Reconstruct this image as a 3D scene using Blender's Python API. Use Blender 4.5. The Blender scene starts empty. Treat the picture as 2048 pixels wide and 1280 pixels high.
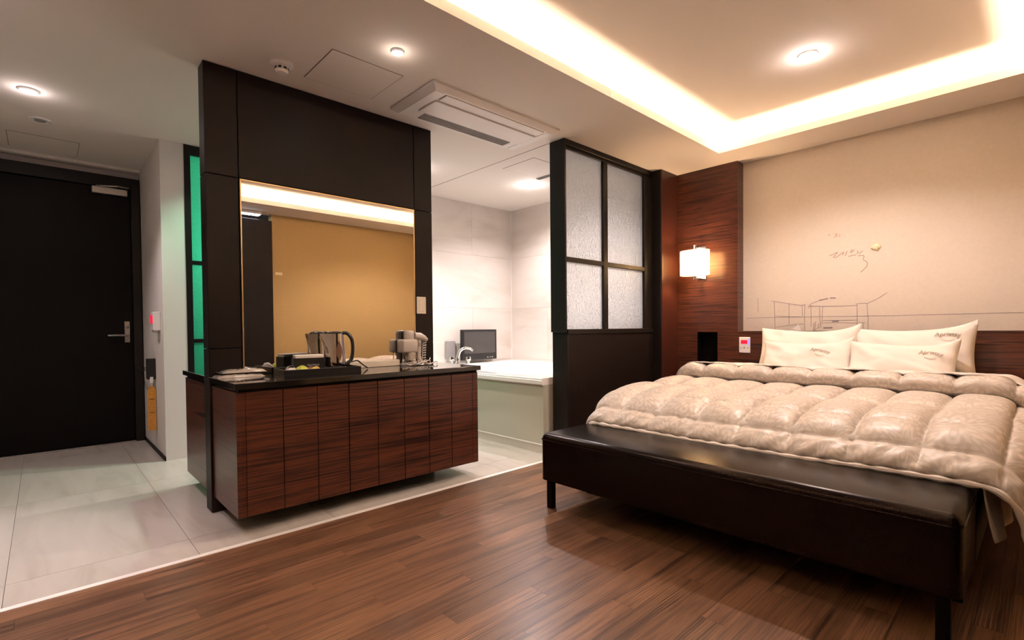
import bpy, bmesh, math, random
from mathutils import Vector, Matrix, noise
S = bpy.context.scene
COL = S.collection
random.seed(7)

# ------------------------------------------------------------------ camera
YAW, PIT, ROL, FPX, CX, CY = 0.7583, -0.0192, 0.0090, 1000.96, 1033.95, 674.94
cam = bpy.data.cameras.new('camera'); cam_o = bpy.data.objects.new('camera', cam); COL.objects.link(cam_o)
f0 = Vector((math.sin(YAW), math.cos(YAW), 0)); r0 = Vector((math.cos(YAW), -math.sin(YAW), 0)); u0 = Vector((0, 0, 1))
Fv = f0*math.cos(PIT)+u0*math.sin(PIT); Uv = -f0*math.sin(PIT)+u0*math.cos(PIT)
Rc = r0*math.cos(ROL)-Uv*math.sin(ROL); Uc = r0*math.sin(ROL)+Uv*math.cos(ROL)
M = Matrix((Rc, Uc, -Fv)).transposed().to_4x4(); M.translation = (0, 0, 1.0)
cam_o.matrix_world = M
cam.sensor_fit = 'HORIZONTAL'; cam.sensor_width = 36.0; cam.lens = FPX/2048*36.0
cam.shift_x = (1024-CX)/2048; cam.shift_y = (CY-640)/2048
cam.clip_start = 0.02; cam.clip_end = 60
S.camera = cam_o

# ------------------------------------------------------------------ world, exposure
w = bpy.data.worlds.new('world'); S.world = w; w.use_nodes = True
w.node_tree.nodes['Background'].inputs[0].default_value = (0.6, 0.5, 0.45, 1)
w.node_tree.nodes['Background'].inputs[1].default_value = 0.02
S.view_settings.view_transform = 'Standard'; S.view_settings.look = 'None'
S.view_settings.gamma = 1.0; S.view_settings.use_curve_mapping = False
S.view_settings.exposure = 0.88
S.cycles.adaptive_threshold = .02; S.cycles.max_bounces = 7; S.cycles.diffuse_bounces = 4; S.cycles.glossy_bounces = 4; S.cycles.transmission_bounces = 4; S.cycles.caustics_reflective = False; S.cycles.caustics_refractive = False
COVE_W, COVE_C = 10.6, (1.0, 0.745, 0.53)        # watts per metre of led strip, colour
DL_C = (1.0, 0.84, 0.74)

# room constants (metres; camera stands 1.0 above the floor)
H = 2.461; UP = 2.602
TX0, TX1, TY0, TY1 = -1.0, 4.186, 0.0, 1.913      # tray opening
BX = 4.304; CYW = 4.64; DY = 5.77; WX = 4.49; WX2 = 4.609; FY = -0.48; LX = -1.6
BORD = 2.568

# ------------------------------------------------------------------ materials
MT = {}
def nt(name):
    m = bpy.data.materials.new(name); m.use_nodes = True
    t = m.node_tree; b = t.nodes['Principled BSDF']
    MT[name] = m
    return m, t, b
def N(t, typ, **kw):
    n = t.nodes.new(typ)
    for k, v in kw.items():
        if k.startswith('i_'):
            n.inputs[k[2:].replace('_', ' ')].default_value = v
        else: setattr(n, k, v)
    return n
def plain(name, col, rough=0.5, metal=0.0, noise_amt=0.0, nscale=30, bump=0.0, spec=None, coat=0.0, emis=None, estr=0):
    m, t, b = nt(name)
    b.inputs['Base Color'].default_value = (*col, 1); b.inputs['Roughness'].default_value = rough
    b.inputs['Metallic'].default_value = metal
    if spec is not None: b.inputs['Specular IOR Level'].default_value = spec
    if coat: b.inputs['Coat Weight'].default_value = coat; b.inputs['Coat Roughness'].default_value = 0.08
    if emis: b.inputs['Emission Color'].default_value = (*emis, 1); b.inputs['Emission Strength'].default_value = estr
    if noise_amt or bump:
        g = N(t, 'ShaderNodeNewGeometry'); n = N(t, 'ShaderNodeTexNoise'); n.inputs['Scale'].default_value = nscale; n.inputs['Detail'].default_value = 5
        t.links.new(g.outputs['Position'], n.inputs['Vector'])
        if noise_amt:
            r = N(t, 'ShaderNodeValToRGB'); e = r.color_ramp.elements
            e[0].position = .3; e[1].position = .7
            e[0].color = (*[c*(1-noise_amt) for c in col], 1); e[1].color = (*[min(1, c*(1+noise_amt)) for c in col], 1)
            t.links.new(n.outputs['Fac'], r.inputs['Fac']); t.links.new(r.outputs['Color'], b.inputs['Base Color'])
        if bump:
            bp = N(t, 'ShaderNodeBump'); bp.inputs['Strength'].default_value = bump; bp.inputs['Distance'].default_value = .002
            t.links.new(n.outputs['Fac'], bp.inputs['Height']); t.links.new(bp.outputs['Normal'], b.inputs['Normal'])
    return m
def grain(name, stops, scale, rough=0.35, per_object=False, coat=0.0, bump=.15, wavy=0.0):
    """stretched-noise wood"""
    m, t, b = nt(name); L = t.links.new
    if per_object:
        tc = N(t, 'ShaderNodeTexCoord'); oi = N(t, 'ShaderNodeObjectInfo')
        mul = N(t, 'ShaderNodeVectorMath', operation='SCALE'); cmb = N(t, 'ShaderNodeCombineXYZ')
        for k in ('X', 'Y', 'Z'): L(oi.outputs['Random'], cmb.inputs[k])
        L(cmb.outputs[0], mul.inputs[0]); mul.inputs['Scale'].default_value = 37.0
        add = N(t, 'ShaderNodeVectorMath', operation='ADD'); L(tc.outputs['Object'], add.inputs[0]); L(mul.outputs[0], add.inputs[1])
        src = add.outputs[0]
    else:
        g = N(t, 'ShaderNodeNewGeometry'); src = g.outputs['Position']
    mp = N(t, 'ShaderNodeMapping'); mp.inputs['Scale'].default_value = scale
    L(src, mp.inputs['Vector'])
    n1 = N(t, 'ShaderNodeTexNoise'); n1.inputs['Scale'].default_value = 1.0; n1.inputs['Detail'].default_value = 6; n1.inputs['Roughness'].default_value = .62
    n1.inputs['Distortion'].default_value = wavy
    L(mp.outputs[0], n1.inputs['Vector'])
    r = N(t, 'ShaderNodeValToRGB'); e = r.color_ramp.elements
    while len(e) < len(stops): e.new(.5)
    for i, (p, c) in enumerate(stops): e[i].position = p; e[i].color = (*c, 1)
    L(n1.outputs['Fac'], r.inputs['Fac'])
    colout = r.outputs['Color']
    if per_object:
        hs = N(t, 'ShaderNodeHueSaturation'); mr = N(t, 'ShaderNodeMapRange')
        mr.inputs['To Min'].default_value = .68; mr.inputs['To Max'].default_value = 1.24
        L(oi.outputs['Random'], mr.inputs['Value']); L(mr.outputs[0], hs.inputs['Value']); L(colout, hs.inputs['Color']); colout = hs.outputs['Color']
        # pale cathedral figure lines
        wv = N(t, 'ShaderNodeTexWave', wave_type='RINGS', rings_direction='Z'); wv.inputs['Scale'].default_value = 3.2
        wv.inputs['Distortion'].default_value = 5.0; wv.inputs['Detail'].default_value = 3; wv.inputs['Detail Scale'].default_value = 1.4
        mp2 = N(t, 'ShaderNodeMapping'); mp2.inputs['Scale'].default_value = (.55, 9.0, 1.0); L(src, mp2.inputs['Vector']); L(mp2.outputs[0], wv.inputs['Vector'])
        r2 = N(t, 'ShaderNodeValToRGB'); r2.color_ramp.elements[0].position = .80; r2.color_ramp.elements[1].position = .97
        r2.color_ramp.elements[0].color = (0, 0, 0, 1); r2.color_ramp.elements[1].color = (.45, .45, .45, 1)
        L(wv.outputs['Fac'], r2.inputs['Fac'])
        n3 = N(t, 'ShaderNodeTexNoise'); n3.inputs['Scale'].default_value = 2.3; L(src, n3.inputs['Vector'])
        r3 = N(t, 'ShaderNodeValToRGB'); r3.color_ramp.elements[0].position = .50; r3.color_ramp.elements[1].position = .66; L(n3.outputs['Fac'], r3.inputs['Fac'])
        mm = N(t, 'ShaderNodeMath', operation='MULTIPLY'); L(r2.outputs['Color'], mm.inputs[0]); L(r3.outputs['Color'], mm.inputs[1])
        mx = N(t, 'ShaderNodeMix', data_type='RGBA'); L(mm.outputs[0], mx.inputs['Factor']); L(colout, mx.inputs['A']); mx.inputs['B'].default_value = (.50, .27, .14, 1)
        colout = mx.outputs['Result']
    L(colout, b.inputs['Base Color'])
    b.inputs['Roughness'].default_value = rough
    if coat: b.inputs['Coat Weight'].default_value = coat; b.inputs['Coat Roughness'].default_value = .15
    bp = N(t, 'ShaderNodeBump'); bp.inputs['Strength'].default_value = bump; bp.inputs['Distance'].default_value = .001
    L(n1.outputs['Fac'], bp.inputs['Height']); L(bp.outputs['Normal'], b.inputs['Normal'])
    return m
def stone(name, c1, c2, vein, rough=.35, scale=(1.2, .5, 3.0), rot=(0, 0, 0)):
    m, t, b = nt(name); L = t.links.new
    tc = N(t, 'ShaderNodeTexCoord'); oi = N(t, 'ShaderNodeObjectInfo')
    cmb = N(t, 'ShaderNodeCombineXYZ')
    for k in ('X', 'Y', 'Z'): L(oi.outputs['Random'], cmb.inputs[k])
    mul = N(t, 'ShaderNodeVectorMath', operation='SCALE'); L(cmb.outputs[0], mul.inputs[0]); mul.inputs['Scale'].default_value = 23.0
    add = N(t, 'ShaderNodeVectorMath', operation='ADD'); L(tc.outputs['Object'], add.inputs[0]); L(mul.outputs[0], add.inputs[1])
    mp = N(t, 'ShaderNodeMapping'); mp.inputs['Scale'].default_value = scale; mp.inputs['Rotation'].default_value = rot; L(add.outputs[0], mp.inputs['Vector'])
    n = N(t, 'ShaderNodeTexNoise'); n.inputs['Scale'].default_value = 1.6; n.inputs['Detail'].default_value = 7; n.inputs['Distortion'].default_value = .8; L(mp.outputs[0], n.inputs['Vector'])
    r = N(t, 'ShaderNodeValToRGB'); e = r.color_ramp.elements; e[0].position = .32; e[0].color = (*vein, 1); e[1].position = .72; e[1].color = (*c2, 1)
    k = e.new(.48); k.color = (*c1, 1)
    L(n.outputs['Fac'], r.inputs['Fac']); L(r.outputs['Color'], b.inputs['Base Color']); b.inputs['Roughness'].default_value = rough
    return m
def emit(name, col, s):
    m = bpy.data.materials.new(name); m.use_nodes = True; t = m.node_tree; t.nodes.clear()
    o = t.nodes.new('ShaderNodeOutputMaterial'); e = t.nodes.new('ShaderNodeEmission'); e.inputs[0].default_value = (*col, 1); e.inputs[1].default_value = s
    t.links.new(e.outputs[0], o.inputs[0]); MT[name] = m; return m

plain('ceiling_paint', (.77, .715, .66), .9)
plain('white_paint', (.68, .64, .62), .8)
plain('beige_wallpaper', (.61, .535, .455), .85, noise_amt=.025, nscale=45)
plain('mustard_wallpaper', (.45, .30, .125), .85, noise_amt=.04, nscale=60)
plain('dark_laminate', (.0105, .0064, .0054), .42, noise_amt=.12, nscale=200, spec=.16)
plain('black_paint', (.0035, .0028, .0026), .45, noise_amt=.1, nscale=90, spec=.10)
plain('frame_paint', (.0090, .0066, .0056), .40, noise_amt=.1, nscale=90, spec=.25)
plain('brown_panel', (.044, .0115, .0070), .32, noise_amt=.12, nscale=60)
plain('groove_dark', (.006, .004, .004), .8)
plain('granite', (.012, .010, .009), .07, noise_amt=.6, nscale=500, coat=.3)
plain('leather', (.0046, .0027, .0021), .25, bump=.10, nscale=420, noise_amt=.15, spec=.14)
plain('steel', (.60, .57, .55), .10, 1.0)
plain('chrome', (.82, .82, .82), .07, 1.0)
plain('brushed', (.45, .42, .40), .33, 1.0)
plain('bevel_reflection', (.62, .45, .24), .35, 1.0)
plain('black_plastic', (.012, .011, .011), .3)
plain('white_plastic', (.80, .77, .76), .35)
plain('dryer_plastic', (.50, .44, .38), .4)
plain('cream_plastic', (.70, .62, .50), .4)
plain('grey_plastic', (.30, .28, .27), .5)
plain('acrylic', (.86, .83, .80), .12, coat=.4)
plain('apron_glass', (.49, .47, .385), .10, coat=.5)
plain('pillow_cotton', (.80, .73, .66), .85, bump=.15, nscale=300)
plain('lining_cotton', (.76, .69, .63), .85, bump=.12, nscale=200)
plain('mattress_cloth', (.55, .50, .45), .9)
plain('embroidery', (.36, .29, .23), .8)
plain('bed_black', (.010, .008, .007), .6)
plain('pencil', (.23, .18, .20), .9)
plain('pencil_faint', (.36, .29, .27), .9)
plain('ink', (.33, .235, .18), .9)
plain('red_pencil', (.52, .32, .24), .9)
plain('putty', (.72, .62, .40), .7)
plain('paper', (.80, .75, .70), .8)
plain('orange_tag', (.55, .24, .03), .6, noise_amt=.2, nscale=70)
plain('green_packet', (.50, .55, .06), .4, noise_amt=.3, nscale=160)
plain('yellow_packet', (.60, .42, .10), .4, noise_amt=.35, nscale=160)
plain('brown_packet', (.12, .05, .025), .4)
plain('white_packet', (.62, .58, .60), .4)
plain('stone_strip', (.88, .83, .80), .3)
plain('tv_screen', (.05, .045, .045), .06, spec=.8)
plain('mirror_glass', (.90, .89, .86), .0, 1.0)
plain('trim_white', (.78, .73, .69), .4)
emit('lamp_white', (1, .92, .86), 35)
emit('lamp_cool', (.72, .82, 1), 22)
emit('red_led', (.85, .015, .05), .75)
emit('violet_led', (.42, .28, 1), .8)
emit('led_tape', COVE_C, 6)
plain('grout', (.33, .29, .25), .8)
stone('floor_tile', (.53, .485, .435), (.565, .52, .468), (.475, .427, .37), .22, (5.0, .8, 1), (0, 0, .45))
stone('wall_tile', (.66, .60, .545), (.72, .66, .605), (.58, .515, .455), .28, (.55, .55, 2.4), (0, .22, 0))
grain('veneer', [(.34, (.010, .0042, .0034)), (.45, (.044, .0140, .0090)), (.55, (.125, .038, .0195)), (.66, (.024, .0085, .0060))], (2.0, 2.0, 120), .30, coat=.06, wavy=.5)
grain('plank_wood', [(.32, (.056, .024, .013)), (.44, (.125, .058, .030)), (.56, (.205, .101, .052)), (.70, (.090, .041, .022))], (1.7, 34, 20), .35, per_object=True, coat=.04, wavy=.4)

def shade_mat():
    m = bpy.data.materials.new('lamp_shade'); m.use_nodes = True; t = m.node_tree; t.nodes.clear(); L = t.links.new
    o = t.nodes.new('ShaderNodeOutputMaterial'); tr = t.nodes.new('ShaderNodeBsdfTranslucent'); tr.inputs[0].default_value = (.95, .84, .62, 1)
    df = t.nodes.new('ShaderNodeBsdfDiffuse'); df.inputs[0].default_value = (.85, .78, .65, 1)
    mx = t.nodes.new('ShaderNodeMixShader'); mx.inputs[0].default_value = .3; L(tr.outputs[0], mx.inputs[1]); L(df.outputs[0], mx.inputs[2]); 
    em = t.nodes.new('ShaderNodeEmission'); em.inputs[0].default_value = (1, .80, .50, 1); em.inputs[1].default_value = 1.2
    ad = t.nodes.new('ShaderNodeAddShader'); L(mx.outputs[0], ad.inputs[0]); L(em.outputs[0], ad.inputs[1]); L(ad.outputs[0], o.inputs[0]); MT['lamp_shade'] = m
shade_mat()
def obscured(name, col, fac=.18, bscale=70):
    """hammered obscure glass: diffusing with a glossy bumpy face and a little straight view through"""
    m = bpy.data.materials.new(name); m.use_nodes = True; t = m.node_tree; t.nodes.clear(); L = t.links.new
    o = t.nodes.new('ShaderNodeOutputMaterial')
    g = t.nodes.new('ShaderNodeNewGeometry'); v = t.nodes.new('ShaderNodeTexVoronoi'); v.inputs['Scale'].default_value = bscale; v.feature = 'SMOOTH_F1'
    nz = t.nodes.new('ShaderNodeTexNoise'); nz.inputs['Scale'].default_value = bscale*.7; L(g.outputs['Position'], nz.inputs['Vector'])
    L(g.outputs['Position'], v.inputs['Vector'])
    bp = t.nodes.new('ShaderNodeBump'); bp.inputs['Strength'].default_value = .8; bp.inputs['Distance'].default_value = .006; L(v.outputs['Distance'], bp.inputs['Height'])
    tr = t.nodes.new('ShaderNodeBsdfTranslucent'); tr.inputs[0].default_value = (*col, 1)
    rf = t.nodes.new('ShaderNodeBsdfRefraction'); rf.inputs['Color'].default_value = (*col, 1); rf.inputs['Roughness'].default_value = .35; rf.inputs['IOR'].default_value = 1.12
    L(bp.outputs['Normal'], rf.inputs['Normal']); L(bp.outputs['Normal'], tr.inputs['Normal'])
    m1 = t.nodes.new('ShaderNodeMixShader'); m1.inputs[0].default_value = .35; L(tr.outputs[0], m1.inputs[1]); L(rf.outputs[0], m1.inputs[2])
    gl = t.nodes.new('ShaderNodeBsdfGlossy'); gl.inputs['Roughness'].default_value = .18; L(bp.outputs['Normal'], gl.inputs['Normal'])
    fr = t.nodes.new('ShaderNodeFresnel'); fr.inputs['IOR'].default_value = 1.25; L(bp.outputs['Normal'], fr.inputs['Normal'])
    m2 = t.nodes.new('ShaderNodeMixShader'); L(fr.outputs[0], m2.inputs[0]); L(m1.outputs[0], m2.inputs[1]); L(gl.outputs[0], m2.inputs[2])
    L(m2.outputs[0], o.inputs[0]); MT[name] = m
obscured('obscure_glass', (.98, .97, .96))
obscured('bath_glass', (.64, .95, .84), bscale=60)
def cling():
    m = bpy.data.materials.new('cling_film'); m.use_nodes = True; t = m.node_tree; b = t.nodes['Principled BSDF']
    b.inputs['Base Color'].default_value = (.40, .35, .31, 1); b.inputs['Roughness'].default_value = .15; b.inputs['Coat Weight'].default_value = .8
    MT['cling_film'] = m
cling()
def duvet_mat():
    m, t, b = nt('jacquard'); L = t.links.new
    uv = N(t, 'ShaderNodeUVMap'); uv.uv_map = 'rest'
    def rosette(scale, off, petals):
        mp = N(t, 'ShaderNodeMapping'); mp.inputs['Scale'].default_value = (scale, scale, 1); mp.inputs['Location'].default_value = (*off, 0); L(uv.outputs[0], mp.inputs['Vector'])
        fr = N(t, 'ShaderNodeVectorMath', operation='FRACTION'); L(mp.outputs[0], fr.inputs[0])
        sb = N(t, 'ShaderNodeVectorMath', operation='SUBTRACT'); L(fr.outputs[0], sb.inputs[0]); sb.inputs[1].default_value = (.5, .5, 0)
        sx = N(t, 'ShaderNodeSeparateXYZ'); L(sb.outputs[0], sx.inputs[0])
        at = N(t, 'ShaderNodeMath', operation='ARCTAN2'); L(sx.outputs['Y'], at.inputs[0]); L(sx.outputs['X'], at.inputs[1])
        ln = N(t, 'ShaderNodeVectorMath', operation='LENGTH'); L(sb.outputs[0], ln.inputs[0])
        m1 = N(t, 'ShaderNodeMath', operation='MULTIPLY'); L(at.outputs[0], m1.inputs[0]); m1.inputs[1].default_value = petals
        cs = N(t, 'ShaderNodeMath', operation='COSINE'); L(m1.outputs[0], cs.inputs[0])
        m2 = N(t, 'ShaderNodeMath', operation='MULTIPLY_ADD'); L(cs.outputs[0], m2.inputs[0]); m2.inputs[1].default_value = .13; m2.inputs[2].default_value = .30
        d = N(t, 'ShaderNodeMath', operation='SUBTRACT'); L(m2.outputs[0], d.inputs[0]); L(ln.outputs['Value'], d.inputs[1])
        a = N(t, 'ShaderNodeMath', operation='MULTIPLY'); L(d.outputs[0], a.inputs[0]); a.inputs[1].default_value = 34.0
        s = N(t, 'ShaderNodeMath', operation='SINE'); L(a.outputs[0], s.inputs[0])
        return s.outputs[0]
    s1 = rosette(3.6, (.1, .2), 8.0); s2 = rosette(3.6, (.6, .7), 6.0)
    ad = N(t, 'ShaderNodeMath', operation='ADD'); L(s1, ad.inputs[0]); L(s2, ad.inputs[1])
    r = N(t, 'ShaderNodeValToRGB'); r.color_ramp.elements[0].position = .45; r.color_ramp.elements[1].position = .62
    r.color_ramp.elements[0].color = (.50, .435, .375, 1); r.color_ramp.elements[1].color = (.62, .55, .485, 1)
    mr = N(t, 'ShaderNodeMapRange'); mr.inputs['From Min'].default_value = -2; mr.inputs['From Max'].default_value = 2; L(ad.outputs[0], mr.inputs['Value'])
    L(mr.outputs[0], r.inputs['Fac']); L(r.outputs['Color'], b.inputs['Base Color'])
    b.inputs['Roughness'].default_value = .42
duvet_mat()

MT['leather'].node_tree.nodes['Principled BSDF'].inputs['Specular Tint'].default_value = (1, .74, .60, 1)
# ------------------------------------------------------------------ mesh helpers
def box(bm, x0, x1, y0, y1, z0, z1, bev=0, seg=1):
    vs = [bm.verts.new(p) for p in ((x0,y0,z0),(x1,y0,z0),(x1,y1,z0),(x0,y1,z0),(x0,y0,z1),(x1,y0,z1),(x1,y1,z1),(x0,y1,z1))]
    fs = [bm.faces.new([vs[i] for i in q]) for q in ((3,2,1,0),(4,5,6,7),(0,1,5,4),(1,2,6,5),(2,3,7,6),(3,0,4,7))]
    if bev:
        es = list({e for f in fs for e in f.edges})
        bmesh.ops.bevel(bm, geom=es, offset=bev, segments=seg, affect='EDGES', profile=.5)
def ring(bm, c, u, v, r, n, ry=None):
    ry = r if ry is None else ry
    return [bm.verts.new(c+u*(math.cos(2*math.pi*i/n)*r)+v*(math.sin(2*math.pi*i/n)*ry)) for i in range(n)]
def bridge(bm, a, b):
    n = len(a)
    for i in range(n): bm.faces.new((a[i], a[(i+1) % n], b[(i+1) % n], b[i]))
def tube(bm, pts, r, n=8, cap=True, flat=1.0):
    pts = [Vector(p) for p in pts]; R = r if isinstance(r, (list, tuple)) else [r]*len(pts)
    t = (pts[1]-pts[0]).normalized(); up = Vector((0, 0, 1)) if abs(t.z) < .9 else Vector((1, 0, 0))
    u = t.cross(up).normalized(); prev = None; first = None
    for i, p in enumerate(pts):
        a = pts[max(i-1, 0)]; b = pts[min(i+1, len(pts)-1)]; t = (b-a).normalized()
        u = (u-t*u.dot(t)).normalized(); v = t.cross(u)
        q = ring(bm, p, u, v, R[i], n, R[i]*flat)
        if prev: bridge(bm, prev, q)
        else: first = q
        prev = q
    if cap: bm.faces.new(first[::-1]); bm.faces.new(prev)
def lathe(bm, prof, c=(0, 0, 0), n=24, close=True, axis='Z'):
    c = Vector(c); U = {'Z': (Vector((1,0,0)), Vector((0,1,0)), Vector((0,0,1))), 'X': (Vector((0,1,0)), Vector((0,0,1)), Vector((1,0,0))), 'Y': (Vector((0,0,1)), Vector((1,0,0)), Vector((0,1,0)))}[axis]
    prev = None
    for k, (r, z) in enumerate(prof):
        q = ring(bm, c+U[2]*z, U[0], U[1], max(r, 1e-4), n)
        if prev: bridge(bm, prev, q)
        elif close: bm.faces.new(q[::-1])
        prev = q
    if close: bm.faces.new(prev)
def tag(o, label=None, cat=None, group=None, kind=None):
    if label: o['label'] = label
    if cat: o['category'] = cat
    if group: o['group'] = group
    if kind: o['kind'] = kind
    return o
def mk(name, bm, mat, parent=None, smooth=False, local=False, sharp=35):
    """link a bmesh (world coordinates, or the parent's when local) as one object, origin at its base centre"""
    bmesh.ops.recalc_face_normals(bm, faces=bm.faces)
    xs = [v.co for v in bm.verts]
    lo = Vector([min(c[i] for c in xs) for i in range(3)]); hi = Vector([max(c[i] for c in xs) for i in range(3)])
    c = Vector(((lo.x+hi.x)/2, (lo.y+hi.y)/2, lo.z))
    for v in bm.verts: v.co -= c
    me = bpy.data.meshes.new(name); bm.to_mesh(me); bm.free()
    if smooth:
        me.polygons.foreach_set('use_smooth', [True]*len(me.polygons))
        me.set_sharp_from_angle(angle=math.radians(sharp))
    me.materials.append(MT[mat])
    o = bpy.data.objects.new(name, me); COL.objects.link(o); o.location = c
    if parent:
        o.parent = parent
        if not local:
            p = parent; off = Vector((0, 0, 0))
            while p: off += p.location; p = p.parent
            o.location = c-off
    return o
def empty(name, loc, rz=0):
    o = bpy.data.objects.new(name, None); COL.objects.link(o); o.location = loc; o.rotation_euler = (0, 0, rz); o.empty_display_size = .1
    return o
def B(*a, **k):
    bm = bmesh.new(); box(bm, *a, **k); return bm
def bx(name, mat, parent, *a, bev=0, seg=1, **k):
    return mk(name, B(*a, bev=bev, seg=seg), mat, parent, **k)
def T(pts, r, n=8, **k):
    bm = bmesh.new(); tube(bm, pts, r, n, **k); return bm
def bez(p, n=16):
    """Catmull-Rom through points"""
    p = [Vector(q) for q in p]; out = []
    P = [p[0]*2-p[1]]+p+[p[-1]*2-p[-2]]
    for i in range(1, len(P)-2):
        for k in range(n):
            t = k/n; a, b, c, d = P[i-1], P[i], P[i+1], P[i+2]
            out.append(.5*((2*b)+(c-a)*t+(2*a-5*b+4*c-d)*t*t+(3*b-a-3*c+d)*t**3))
    out.append(p[-1]); return out
def area(name, loc, rot, sx, sy, watts, col, spread=math.pi, parent=None):
    l = bpy.data.lights.new(name, 'AREA'); l.shape = 'RECTANGLE'; l.size = sx; l.size_y = sy; l.energy = watts; l.color = col; l.spread = spread
    o = bpy.data.objects.new(name, l); COL.objects.link(o); o.location = loc; o.rotation_euler = rot
    if parent: o.parent = parent; o.location = Vector(loc)-parent.location
    return o

# ------------------------------------------------------------------ ceiling with light cove
def rect_loop(bm, x0, x1, y0, y1, z): return [bm.verts.new(p) for p in ((x0,y0,z),(x1,y0,z),(x1,y1,z),(x0,y1,z))]
bm = bmesh.new(); prev = None
for d, z, outer in ((0, H+.35, 1), (0, H, 1), (0, H, 0), (0, H+.055, 0), (.015, H+.055, 0), (.015, H+.02, 0), (.14, H+.02, 0), (.14, UP, 0)):
    q = rect_loop(bm, LX-.1, 4.75, FY-.1, 5.95, z) if outer else rect_loop(bm, TX0-d, TX1+d, TY0-d, TY1+d, z)
    if prev: bridge(bm, prev, q)
    prev = q
bm.faces.new(prev)
ceil = mk('ceiling', bm, 'ceiling_paint'); tag(ceil, 'off white ceiling with a stepped tray and hidden warm light cove', 'ceiling', kind='structure')
def led(name, x0, x1, y0, y1, label):
    e = bx(name, 'led_tape', None, x0, x1, y0, y1, H+.021, H+.027); tag(e, label, 'light', 'led tapes in the ceiling cove')
    L = max(x1-x0, y1-y0); c = ((x0+x1)/2, (y0+y1)/2, H+.034)
    ar = area('led_light', c, (math.pi, 0, 0), x1-x0, y1-y0, COVE_W*L, COVE_C); ar.parent = e; ar.location = Vector(c)-e.location
led('led_tape', TX0-.05, TX1+.05, TY1+.065, TY1+.08, 'warm led tape hidden in the cove edge nearest the vanity')
led('led_tape', TX0-.05, TX1+.05, TY0-.08, TY0-.065, 'warm led tape hidden in the cove edge seen in the mirror')
led('led_tape', TX1+.065, TX1+.08, TY0-.05, TY1+.05, 'warm led tape hidden in the cove edge above the headboard')
led('led_tape', TX0-.08, TX0-.065, TY0-.05, TY1+.05, 'warm led tape hidden in the cove edge opposite the headboard')

# ------------------------------------------------------------------ walls
def wall(name, mat, label, *a):
    return tag(bx(name, mat, None, *a), label, 'wall', kind='structure')
wall('wall_headboard', 'beige_wallpaper', 'beige papered wall with pencil sketches behind the bed', WX2, WX2+.12, FY, 2.46, 0, H)
wall('wall_front', 'mustard_wallpaper', 'mustard papered wall reflected in the vanity mirror', 2.12, WX2, FY-.1, FY, 0, H)
wall('wall_left', 'beige_wallpaper', 'plain papered side wall outside the picture', LX-.1, LX, FY, 5.87, 0, H)
wall('wall_front_plain', 'beige_wallpaper', 'plain papered wall beside the dark panelling', LX, .6, FY-.1, FY, 0, H)
e = tag(empty('dark_wall_panel', (1.36, FY, 0)), 'tall dark brown panelling seen at the left of the mirror', 'panel')
bx('panel_board', 'dark_laminate', e, .6, 1.34, FY-.1, FY+.03, 0, H-.09, bev=.003); bx('panel_board', 'dark_laminate', e, 1.345, 2.12, FY-.1, FY+.03, 0, H-.09, bev=.003)
e = tag(empty('led_bar', (1.84, FY+.02, H-.08)), 'slim cool white led bar above the dark panelling', 'light')
bx('housing', 'white_plastic', e, 1.60, 1.995, FY-.05, FY+.07, H-.035, H, bev=.004); bx('diffuser', 'lamp_cool', e, 1.62, 1.975, FY-.02, FY+.06, H-.041, H-.035)

# bathroom back wall and right wall, tiled
wb = wall('wall_back', 'groove_dark', 'pale stone tiled wall behind the bathtub', 2.06, BX+.1, CYW+.012, CYW+.12, 0, H)
wr = wall('wall_right', 'groove_dark', 'pale stone tiled side wall at the end of the bathtub', BX+.012, BX+.1, 2.72, CYW+.012, 0, H)
for i, z in enumerate((0, .62, 1.24, 1.86)):
    z1 = min(z+.62, H); x = 2.06
    for xb in ((3.06, BX) if i % 2 == 0 else (2.44, 3.68, BX)):
        bx('tile', 'wall_tile', wb, x+.0008, xb-.0008, CYW, CYW+.012, z+.0008, z1-.0008); x = xb
    y = 2.72
    for yb in ((3.40, CYW) if i % 2 == 0 else (4.02, CYW)):
        bx('tile', 'wall_tile', wr, BX, BX+.012, y+.0008, yb-.0008, z+.0008, z1-.0008); y = yb
tag(bx('trim_1', 'trim_white', None, BX-.008, BX, CYW-.008, CYW, .6, H), 'thin white corner trim where the bath wall tiles meet', 'trim', kind='structure')
tag(bx('trim_2', 'groove_dark', None, 2.9445, 2.9475, 2.72, CYW, H-.0015, H), 'fine joint line across the bathroom ceiling', 'trim', kind='structure')

# entry wall, white pier
wall('wall_entry', 'white_paint', 'pale wall strip around the dark entrance door', LX, .70, DY, DY+.1, 0, H)
pier = wall('wall_pier', 'white_paint', 'white wall pier between the entrance door and green lit glass', .67, .825, CYW, DY, 0, H)
tag(bx('baseboard_pier', 'black_paint', None, .662, .67, CYW+.001, DY, 0, .03), 'thin black skirting along the white pier', 'skirting', kind='structure')
tag(bx('trim_3', 'ceiling_paint', None, -.9, .668, DY-.10, DY-.0005, H-.022, H-.0005), 'narrow ceiling moulding above the entrance door', 'trim', kind='structure')
# shower room box behind green glass
wall('wall_shower', 'white_paint', 'white back wall of the shower room', .825, 2.06, DY, DY+.1, 0, H)
wall('wall_shower_side', 'white_paint', 'white side wall of the shower room', 2.06, 2.16, CYW+.12, DY, 0, H)

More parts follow.
